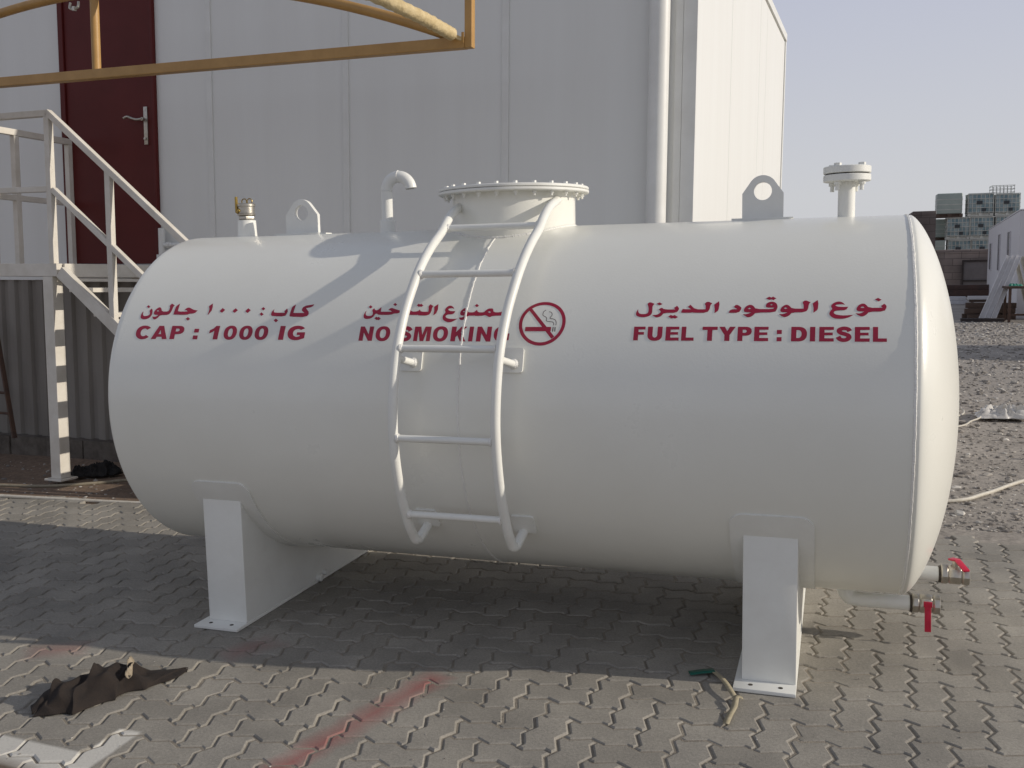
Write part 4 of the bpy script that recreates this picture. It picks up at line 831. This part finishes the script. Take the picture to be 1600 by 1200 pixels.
MB().box(3.165, 3.178, YC - 0.028, YC - 0.0205, 2.44, 2.49).build('end_cleat', 'canopy', can, bevel=0.002)
MB().tube([(-1.42, YC, -0.05), (-1.42, YC, 2.95)], 0.045, 24).build('column', 'canopy', can)

# ------------------------------------------------------------------ small things on the ground
def cloth(name, label, cat, path, width, hgt, m, seed, nu=110, nv=46):
    P = [Vector((*p, 0)) for p in path]; SPn = smooth_path(P, 14); n = len(SPn); b = MB()
    o0 = SPn[n // 2].copy(); o0.z = 0
    def fn(u, v):
        f = u * (n - 1); i = min(int(f), n - 2); p = SPn[i].lerp(SPn[i + 1], f - i); t = (SPn[i + 1] - SPn[i]).normalized(); nn = Vector((-t.y, t.x, 0))
        s = 2 * v - 1; env = math.sin(math.pi * min(1, max(0, u))) ** 0.45 * (0.75 + 0.5 * noise.noise((u * 5, seed, 0)))
        wv = width * env * (1 + 0.35 * noise.noise((u * 6, s * 1.5, seed)))
        fold = abs(noise.noise((u * 7 + s * 1.3, s * 2.2, seed + 4))) * 1.5 + 0.6 * abs(noise.noise((u * 17, s * 4.5, seed + 9))) + 0.35 * abs(math.sin(u * 24 + s * 3.2 + 3 * noise.noise((u * 4, s, seed))))
        z = 0.004 + hgt * env * (max(0, 1 - abs(s) ** 2.2) ** 0.9) * (0.35 + 0.75 * fold)
        q = p + nn * (s * wv + 0.012 * noise.noise((u * 15, s * 4, seed + 2))) + t * 0.03 * noise.noise((u * 8, s * 4, seed + 7))
        return (q.x, q.y, z)
    b.grid(nu, nv, fn)
    o = b.build(name, m, None, loc=tuple(o0), solid=0.003, angle=80, recalc=False)
    return tag(o, label, cat)
def rag_mesh():
    SPn = smooth_path([Vector((x, y, 0)) for x, y in ((-1.175, -1.385), (-1.160, -1.325), (-1.125, -1.255), (-1.090, -1.175), (-1.045, -1.105), (-0.995, -1.045), (-0.940, -0.965))], 14); n = len(SPn)
    def lerp(tab, u):
        for (a, p), (b_, q) in zip(tab, tab[1:]):
            if u <= b_: t = (u - a) / (b_ - a); t = t * t * (3 - 2 * t); return p + (q - p) * t
        return tab[-1][1]
    WD = ((0, .006), (.10, .060), (.22, .098), (.34, .088), (.46, .096), (.58, .072), (.72, .080), (.86, .056), (1, .004))
    HT = ((0, .010), (.10, .040), (.22, .082), (.35, .072), (.46, .100), (.57, .080), (.66, .078), (.80, .018), (1, .006))
    def fn(u, v):
        f = u * (n - 1); i = min(int(f), n - 2); p = SPn[i].lerp(SPn[i + 1], f - i); t = (SPn[i + 1] - SPn[i]).normalized(); nn = Vector((-t.y, t.x, 0)); s = 2 * v - 1
        w_ = lerp(WD, u) * (1 + 0.18 * noise.noise((u * 9, s, 4)))
        tw = 2 * math.pi * (3.6 * u - 0.75 * s) + 1.6 * noise.noise((u * 4, s * 1.2, 8))
        fold = 0.74 + 0.17 * (1 - abs(math.sin(tw))) + 0.20 * noise.noise((u * 8, s * 2.2, 2)) + 0.03 * noise.noise((u * 24, s * 5, 5))
        z = 0.003 + lerp(HT, u) * max(0.0, 1 - abs(s) ** 2.2) * fold
        q = p + nn * (s * w_) + t * (0.010 * math.sin(tw) + 0.012 * noise.noise((u * 6, s * 2, 3)))
        return (q.x, q.y, z)
    return MB().grid(150, 56, fn)
rag = rag_mesh().build('rag', 'rag', None, loc=(-1.10, -1.20, 0.0), solid=0.003, angle=80, recalc=False)
tag(rag, 'crumpled dark brown rag lying on the pavers beside the white painted mark', 'rag')
ln = MB(); ln.grid(14, 5, lambda u, v: (0.045 + 0.050 * u + 0.014 * v, 0.098 + 0.012 * v - 0.075 * u, 0.082 + 0.010 * math.sin(u * 9 + v * 4) - 0.022 * u))
ln.build('torn_lining', 'lining', rag, solid=0.002)
cloth('cloth_bundle', 'black cloth bundle lying beside the foot of the stair leg', 'cloth', [(-3.70, 1.50), (-3.63, 1.545), (-3.56, 1.585), (-3.49, 1.62), (-3.43, 1.645)], 0.085, 0.115, 'black', 12, 70, 30)
stp = thing('packing_strap', 'tan strap with a green tag lying in front of the right saddle', 'strap', (0.83, -0.70, 0))
def ribbon(P, wd):
    P = [Vector(p) - Vector((0.83, -0.70, 0)) for p in P]; b = MB(); S = smooth_path(P, 6); vs = []
    for i, p in enumerate(S):
        t = (S[min(i + 1, len(S) - 1)] - S[max(i - 1, 0)]).normalized(); nn = t.cross(Vector((0, 0, 1))).normalized()
        vs += [p + nn * wd / 2, p - nn * wd / 2]
    b.add(vs, [(2 * i, 2 * i + 2, 2 * i + 3, 2 * i + 1) for i in range(len(S) - 1)]); return b
ribbon([(0.772, -0.505, 0.010), (0.80, -0.555, 0.016), (0.83, -0.62, 0.02), (0.862, -0.695, 0.014)], 0.017).build('strap', 'tape', stp, solid=0.002)
ribbon([(0.885, -0.690, 0.012), (0.868, -0.70, 0.02), (0.866, -0.75, 0.012), (0.858, -0.80, 0.008), (0.852, -0.86, 0.006)], 0.018).build('strap', 'tape', stp, solid=0.002)
ribbon([(0.700, -0.536, 0.006), (0.74, -0.520, 0.010), (0.778, -0.506, 0.012)], 0.032).build('green_tag', 'green', stp, solid=0.0015)
def hose(name, label, cat, P, r, m):
    S = smooth_path([Vector((x, y, (gh(x, y) if y > pave_limit(x) else 0.0) + r * 0.9 + dz)) for x, y, dz in P], 12); o0 = S[0].copy()
    return tag(MB().tube(S, r, 10).build(name, m, None, loc=tuple(o0)), label, cat)
hose('hose', 'white hose trailing along the edge of the paving and out over the stony yard', 'hose', [(-5.2, .80, 0), (-4.4, .84, 0), (-3.68, .905, 0), (-2.74, 1.02, 0), (-1.8, 1.16, 0), (-0.6, 1.45, 0), (0.4, 1.80, 0), (1.2, 2.0, 0.002), (1.74, 2.10, 0.004), (1.95, 2.30, 0.006), (2.22, 2.735, 0.004), (2.6, 3.2, 0), (3.2, 3.5, 0)], 0.0105, 'hose')
hose('power_cable', 'thin tan cable curving past the foot of the stair leg in the shade', 'cable', [(-5.4, 1.12, 0), (-4.6, 1.14, 0), (-4.0, 1.20, 0), (-3.66, 1.26, 0), (-3.4, 1.42, 0), (-3.27, 1.545, 0), (-3.0, 1.70, 0), (-2.4, 1.72, 0)], 0.010, 'cable')
hose('wire', 'thin white wire curling over the stones toward the plastic film', 'wire', [(1.95, 4.55, 0.01), (2.12, 4.72, 0.02), (2.20, 4.95, 0.02), (2.28, 5.08, 0.03), (2.35, 5.40, 0.03), (2.43, 5.55, 0.02)], 0.007, 'hose')
hose('wire', 'short white wire loop beside the right end of the tank', 'wire', [(1.90, 5.1, 0.01), (2.08, 5.15, 0.02), (2.18, 5.30, 0.03), (2.20, 5.55, 0.03), (2.12, 5.7, 0.02)], 0.007, 'hose')
fb = MB()
fb.grid(40, 24, lambda u, v: (2.27 + 0.42 * u + 0.05 * noise.noise((u * 4, v * 3, 1)), 5.10 + 0.42 * v * (0.5 + 0.5 * math.sin(math.pi * min(1, u + 0.15))) + 0.05 * noise.noise((u * 4, v * 3, 7)), 0.03 + (0.10 * math.sin(math.pi * u) * math.sin(math.pi * v)) * (0.5 + abs(noise.noise((u * 7, v * 7, 3))) * 1.6)))
tag(fb.build('plastic_film', 'bag', None, loc=(2.48, 5.3, 0), solid=0.002, angle=40), 'crumpled clear plastic film lying on the stones right of the tank', 'plastic film')
sb_ = MB(); rs2 = random.Random(4)
for (x, y, L, a) in ((2.45, 3.52, 0.16, -12),):
    sb_.obox((x, y, 0.03), (math.cos(R(a)), math.sin(R(a)), 0), (-math.sin(R(a)), math.cos(R(a)), 0), (0, 0, 1), L, 0.035, 0.012)
tag(sb_.build('wood_offcut', 'wood', None, bevel=0.002, loc=(2.45, 3.52, 0.02)), 'small wooden offcut lying on the stones just beyond the hose', 'offcut')

# short ladder leaning on the skirt at the far left
ldr = thing('ladder', 'small dark rusty ladder leaning against the profiled skirt at the far left', 'ladder', matrix=BM)
for dx in (0.0, -0.30): MB().bar((-0.905 + dx, -0.12, 0.128), (-1.14 + dx, -0.05, 1.02), 0.03, 0.022).build('rail', 'rust', ldr, bevel=0.002)
for t in (0.20, 0.37, 0.60, 0.84):
    x = -0.905 - 0.235 * t; y = -0.12 + 0.07 * t; z = 0.128 + 0.892 * t
    MB().tube([(x - 0.008, y, z), (x - 0.292, y, z)], 0.010, 10).build('rung', 'rust', ldr)

# ------------------------------------------------------------------ the yard beyond
def wall_thing(name, label, cat, x0, x1, y0, y1, z1, m, top=None):
    b = MB().box(0, x1 - x0, 0, y1 - y0, -0.1, z1 - 0.16)
    o = b.build(name, m, None, smooth=False); o.location = (x0, y0, 0)
    cp_ = MB(); n = 24; rc = random.Random(int(x0 * 10) + 50)
    cp_.box(0.0, x1 - x0, -0.02, y1 - y0 + 0.02, z1 - 0.159, z1); c_ = cp_.build('coping', top or m, o, bevel=0.03)
    return tag(o, label, cat)
bw = block_material('concrete_blockwork', (0.29, 0.245, 0.228), (0.235, 0.20, 0.187), (0.13, 0.11, 0.104), 0.62, 0.27)
bw2 = block_material('dark_blockwork', (0.175, 0.148, 0.138), (0.145, 0.122, 0.114), (0.09, 0.075, 0.07), 0.62, 0.27)
wl = wall_thing('block_wall', 'grey brown concrete block wall below the stacked cage tanks at the far side of the yard', 'wall', 4.86, 13.0, 38.0, 38.25, 1.70, bw)
gt = MB().box(5.84, 6.98, 37.88, 37.94, 0.05, 1.22)
gt.build('gate', 'gate', None, smooth=False, loc=(6.4, 37.9, 0)); gate = bpy.data.objects['gate']
tag(gate, 'dark sheet metal gate panel in the far block wall', 'gate')
gf = MB()
for (a, b_, c_, d_) in ((5.80, 7.02, 1.22, 1.29), (5.80, 5.86, -0.05, 1.2195), (6.96, 7.02, -0.05, 1.2195), (5.865, 6.955, 0.46, 0.51)): gf.box(a - 6.4, b_ - 6.4, -0.08, -0.022, c_, d_)
gf.build('gate_frame', 'darkwood', gate, smooth=False)
wall_thing('block_wall', 'tall dark brown block wall end beside the stacked cage tanks', 'wall', 3.97, 4.82, 37.9, 41.5, 3.22, bw2)
wall_thing('block_wall', 'low brown rubble wall in front of the gate at the far side of the yard', 'wall', 3.9, 7.2, 34.0, 34.3, 0.42, mat('rusty_rubble', (0.105, 0.062, 0.05), (0.07, 0.05, 0.045), 3, 0.95, bump=0.5, bscale=8))

# caged liquid totes
def tote(m, wrapped=False):
    t = thing('cage_tote', 'x', 'tote', group='caged plastic totes stacked behind the far wall')
    MB().box(-0.355, -0.075, -0.40, 0.40, 0.0256, 0.11).box(0.075, 0.355, -0.40, 0.40, 0.0256, 0.11).box(-0.49, 0.49, -0.45, 0.45, 0.0, 0.025).box(-0.49, -0.36, -0.45, 0.45, 0.0255, 0.11).box(0.36, 0.49, -0.45, 0.45, 0.0255, 0.11).box(-0.07, 0.07, -0.45, 0.45, 0.0255, 0.11).box(-0.49, 0.49, -0.45, 0.45, 0.1105, 0.13).build('pallet', 'cage' if not wrapped else 'wood', t, smooth=False)
    bo = MB().box(-0.465, 0.465, -0.43, 0.43, 0.131, 0.945).build('bottle', m, t, bevel=0.05, segs=3)
    MB().lathe([(0.09, 0.94), (0.09, 0.957), (0.07, 0.958)], (0.02, 0, 0), 'Z', 16).build('lid', 'plate', t)
    if not wrapped:
        for s_ in (-1, 1):
            cg = MB()
            for k in range(7): x = -0.48 + 0.16 * k; cg.box(x - 0.013, x + 0.013, s_ * 0.452 - 0.008, s_ * 0.452 + 0.008, 0.13, 0.93)
            for k in range(5): z = 0.17 + 0.185 * k; cg.box(-0.495, 0.495, s_ * 0.470 - 0.0085, s_ * 0.470 + 0.0085, z - 0.012, z + 0.012)
            cg.box(-0.495, 0.495, s_ * 0.470 - 0.0085, s_ * 0.470 + 0.0085, 0.935, 0.957)
            cg.build('cage', 'cage', t, smooth=False)
            cg = MB()
            for k in range(6): y = -0.42 + 0.168 * k; cg.box(s_ * 0.485 - 0.008, s_ * 0.485 + 0.008, y - 0.009, y + 0.009, 0.13, 0.93)
            for k in range(5): z = 0.17 + 0.185 * k; cg.box(s_ * 0.503 - 0.0085, s_ * 0.503 + 0.0085, -0.45, 0.45, z - 0.009, z + 0.009)
            cg.build('cage', 'cage', t, smooth=False)
        MB().box(-0.16, 0.06, -0.492, -0.480, 0.50, 0.64).build('label_plate', 'plate', t, smooth=False)
        MB().box(0.05, 0.20, -0.492, -0.480, 0.20, 0.33).build('label_plate', 'plate', t, smooth=False)
    else:
        fc = MB()
        for z in (0.30, 0.50, 0.70): fc.box(-0.472, 0.472, -0.437, 0.437, z - 0.012, z + 0.012)
        fc.build('band', 'cage', t, smooth=False)
    return t
tA = tote('bottle'); tB = tote('bottle2', True)
PITCH = 0.965; BASE = 0.24
spots = [  # x, row, wrapped, scale, label
    (5.76, 3, True, 1.08, 'pale green wrapped tote, top left of the stack behind the far wall'),
    (6.98, 3, False, 1.02, 'caged tote, middle of the top row of the stack behind the far wall'),
    (8.02, 3, False, 0.97, 'caged tote at the right of the top row, half hidden by the white cabin roof'),
    (5.44, 2, True, 0.94, 'pale green wrapped tote at the left of the second row from the top'),
    (6.14, 2, False, 0.92, 'bluish caged tote in the second row, under the pale green wrapped one'),
    (7.06, 2, False, 0.92, 'caged tote in the second row, directly under the middle of the top row'),
    (8.06, 2, False, 0.95, 'caged tote in the second row mostly hidden behind the white cabin'),
    (5.22, 1, True, 0.90, 'pale green wrapped tote at the left of the third row, against the tall dark wall'),
    (6.20, 1, False, 0.93, 'bluish caged tote in the third row, just above the block wall coping'),
    (7.14, 1, False, 0.93, 'caged tote in the third row beside the bluish one, just above the block wall'),
    (8.10, 1, False, 0.93, 'caged tote in the third row behind the far end of the white cabin'),
    (6.20, 0, False, 0.93, 'caged tote standing on the ground behind the block wall, hidden below the bluish one'),
    (7.14, 0, False, 0.93, 'caged tote standing on the ground behind the block wall, second from the left'),
    (8.10, 0, False, 0.93, 'caged tote standing on the ground behind the block wall, rightmost of the bottom row')]
fA = fB = True
for x, row, wr_, s_, lb in spots:
    if wr_:
        o = tB if fB else copy_tree(tB); fB = False
    else:
        o = tA if fA else copy_tree(tA); fA = False
    o.location = (x, 43.0 + (0.5 if x in (5.44,) else 0.0), BASE + PITCH * row); o.scale = (s_, s_, s_ if row == 3 else 1.0); o['label'] = lb
    if x == 5.44: o.location.y = 44.2
base_ = MB().box(-1.6, 3.6, -0.7, 2.2, -0.1, 0.235)
ob = base_.build('concrete_plinth', 'plinth', None, smooth=False); ob.location = (5.6, 43.2, 0); tag(ob, 'low concrete plinth under the stacked totes behind the far wall', 'plinth')
cgt = MB()
for x in [0.14 * k for k in range(7)]:
    for y in (-0.4, 0.4): cgt.box(x - 0.01, x + 0.01, y - 0.01, y + 0.01, 0, 0.34)
for z in (0.06, 0.2, 0.34):
    for y in (-0.418, 0.418): cgt.box(-0.02, 0.86, y - 0.0085, y + 0.0085, z - 0.01, z + 0.01)
    for x in (-0.02, 0.86): cgt.box(x - 0.0085, x + 0.0085, -0.4, 0.4, z - 0.009, z + 0.009)
oc = cgt.build('empty_cage', 'cage', None, smooth=False); oc.location = (7.42, 43.0, BASE + PITCH * 3 + 0.925); tag(oc, 'empty wire cage lying on top of the rightmost stacked tote', 'wire cage')

# white cabin at the right
ca, cb = Vector((4.95, 20.3)), Vector((6.45, 36.0)); cd = (cb - ca); CL = cd.length; ang = math.atan2(cd.y, cd.x)
cab = thing('site_cabin', 'long white site cabin with tall narrow dark windows at the right edge of the yard', 'cabin', matrix=Matrix.Translation((ca.x, ca.y, 0)) @ Matrix.Rotation(ang, 4, 'Z'))
MB().box(0, CL, -3.0, 0, -0.05, 2.36).build('wall', 'cabin', cab, bevel=0.02, smooth=False)
MB().box(-0.01, CL + 0.01, -3.01, 0.01, 2.361, 2.40).build('roof', 'cabin', cab, bevel=0.02, smooth=False)
for a, b_, z0, z1 in ((2.85, 3.75, 1.05, 1.98), (7.4, 8.3, 0.98, 2.02), (12.6, 13.9, 0.95, 1.84)):
    f = MB().box(a, b_, 0.0005, 0.02, z0, z1).build('window', 'glass', cab, smooth=False)
    MB().box(a - 0.02, a - 0.0005, 0.0005, 0.035, z0 - 0.02, z1 + 0.02).box(b_ + 0.0005, b_ + 0.02, 0.0005, 0.035, z0 - 0.02, z1 + 0.02).box(a, b_, 0.0005, 0.035, z1 + 0.0005, z1 + 0.02).box(a, b_, 0.0005, 0.035, z0 - 0.02, z0 - 0.0005).build('window_frame', 'cabin', f, smooth=False)
off = thing('site_cabin', 'assumed white cabin out of view at the right, added to cast the shadow across the stones', 'cabin', (8.2, 11.2, 0))  # unseen stand-in, added to cast the shadow band on the stones
MB().box(0, 5.5, 0, 2.2, -0.05, 2.5).build('wall', 'cabin', off, bevel=0.02, smooth=False)
MB().box(-0.05, 5.55, -0.05, 2.25, 2.501, 2.6).build('roof', 'cabin', off, bevel=0.02, smooth=False)

# work table
tb = thing('work_table', 'rusty steel work table standing in front of the white cabin', 'table', (5.15, 19.2, 0))
MB().box(-0.62, 0.75, -0.35, 0.35, 0.70, 0.745).build('tabletop', 'wood', tb, bevel=0.004)
for x in (-0.55, -0.22, 0.68):
    for y in (-0.3, 0.3):
        if x == -0.22 and y > 0: continue
        MB().box(x - 0.025, x + 0.025, y - 0.025, y + 0.025, -0.02, 0.6995).build('leg', 'rust', tb, smooth=False)
MB().box(-0.52, 0.70, -0.02, 0.02, 0.12, 0.16).build('stretcher', 'rust', tb, smooth=False)
tl = cloth('plastic_sheet', 'teal plastic sheet heaped on the work table', 'plastic sheet', [(4.60, 19.05), (4.68, 19.08), (4.76, 19.1), (4.86, 19.12)], 0.07, 0.07, 'teal', 5, 30, 14); tl.location.z = 0.746
# channels leaning together in an A-frame on their trestle
def channel(p0, p1, m, lb, wd=0.10):
    p0 = Vector(p0); p1 = Vector(p1); d = (p1 - p0).normalized(); a = d.cross(Vector((0, 1, 0))).normalized(); u = a.cross(d).normalized()
    mid = (p0 + p1) / 2; L = (p1 - p0).length; b = MB()
    b.obox(mid - p0, a, d, u, wd, L, 0.012)
    for s_ in (-1, 1): b.obox(mid - p0 + a * (s_ * (wd / 2 - 0.006)) - u * 0.0265, a, d, u, 0.012, L, 0.04)
    o = b.build('steel_channel', m, None, bevel=0.002, smooth=False); o.location = p0
    return tag(o, lb, 'steel channel', 'steel channels leaning in an A-frame by the table')
channel((4.12, 19.42, 0.0), (4.66, 19.62, 1.38), 'profile', 'leftmost of the three white steel channels leaning to the right beside the work table')
channel((4.22, 19.34, 0.0), (4.75, 19.58, 1.38), 'profile', 'middle one of the three white steel channels leaning to the right beside the work table')
channel((4.33, 19.26, 0.0), (4.84, 19.54, 1.38), 'profile', 'third white steel channel leaning to the right, nearest the work table')
channel((5.13, 19.66, 0.0), (4.80, 19.74, 1.36), 'cream', 'cream steel channel leaning to the left behind the work table', 0.08)
channel((5.30, 19.66, 0.0), (4.92, 19.74, 1.36), 'cream', 'second cream steel channel leaning to the left, against the cabin side', 0.08)
tag(MB().box(-0.42, 0.42, -0.08, 0.08, 0.0, 0.07).build('plank', 'darkwood', None, bevel=0.005), 'dark plank lying on the ground at the foot of the leaning channels', 'plank').location = (4.12, 19.12, 0)
o = MB().box(-0.22, 0.22, -0.16, 0.16, 0.0, 0.11).build('carton', 'carton', None, bevel=0.01); o.location = (4.62, 28.0, 0.0); tag(o, 'lower of two white cartons stacked on the ground before the far wall', 'carton', 'white cartons near the far wall')
o2 = o.copy(); C.objects.link(o2); o2.location = (4.60, 28.0, 0.112); o2['label'] = 'upper of two white cartons stacked on the ground before the far wall'
trs = thing('trestle', 'brown timber trestle carrying a white beam near the far wall', 'trestle', (5.25, 27.0, 0))
MB().box(-0.45, 0.60, -0.05, 0.05, 0.10, 0.17).build('top_rail', 'wood', trs, bevel=0.004)
for x in (-0.36, 0.5): MB().bar((x - 0.05, -0.15, -0.02), (x, -0.02, 0.10), 0.06, 0.05).bar((x - 0.05, 0.15, -0.02), (x, 0.02, 0.10), 0.06, 0.05).build('leg', 'wood', trs)
o = MB().box(-0.52, 0.62, -0.07, 0.07, 0.0, 0.10).build('beam', 'profile', None, bevel=0.006); o.location = (5.28, 27.0, 0.171); tag(o, 'white beam resting on the brown timber trestle', 'beam')

tst = thing('timber_stack', 'dark brown timbers piled low behind the leaning channels and the work table', 'timber stack', (4.55, 20.0, 0))
tr_ = random.Random(9)
for k, (y, z) in enumerate(((-0.14, 0.06), (0.0, 0.065), (0.14, 0.06), (-0.08, 0.185), (0.07, 0.19), (0.0, 0.31))):
    MB().bar((-0.62 + tr_.uniform(-.1, .1), y + tr_.uniform(-.03, .03), z), (0.34 + tr_.uniform(-.02, .02), y + tr_.uniform(-.03, .03), z + tr_.uniform(-.01, .01)), 0.12, 0.115).build('timber', 'wood', tst, bevel=0.008)
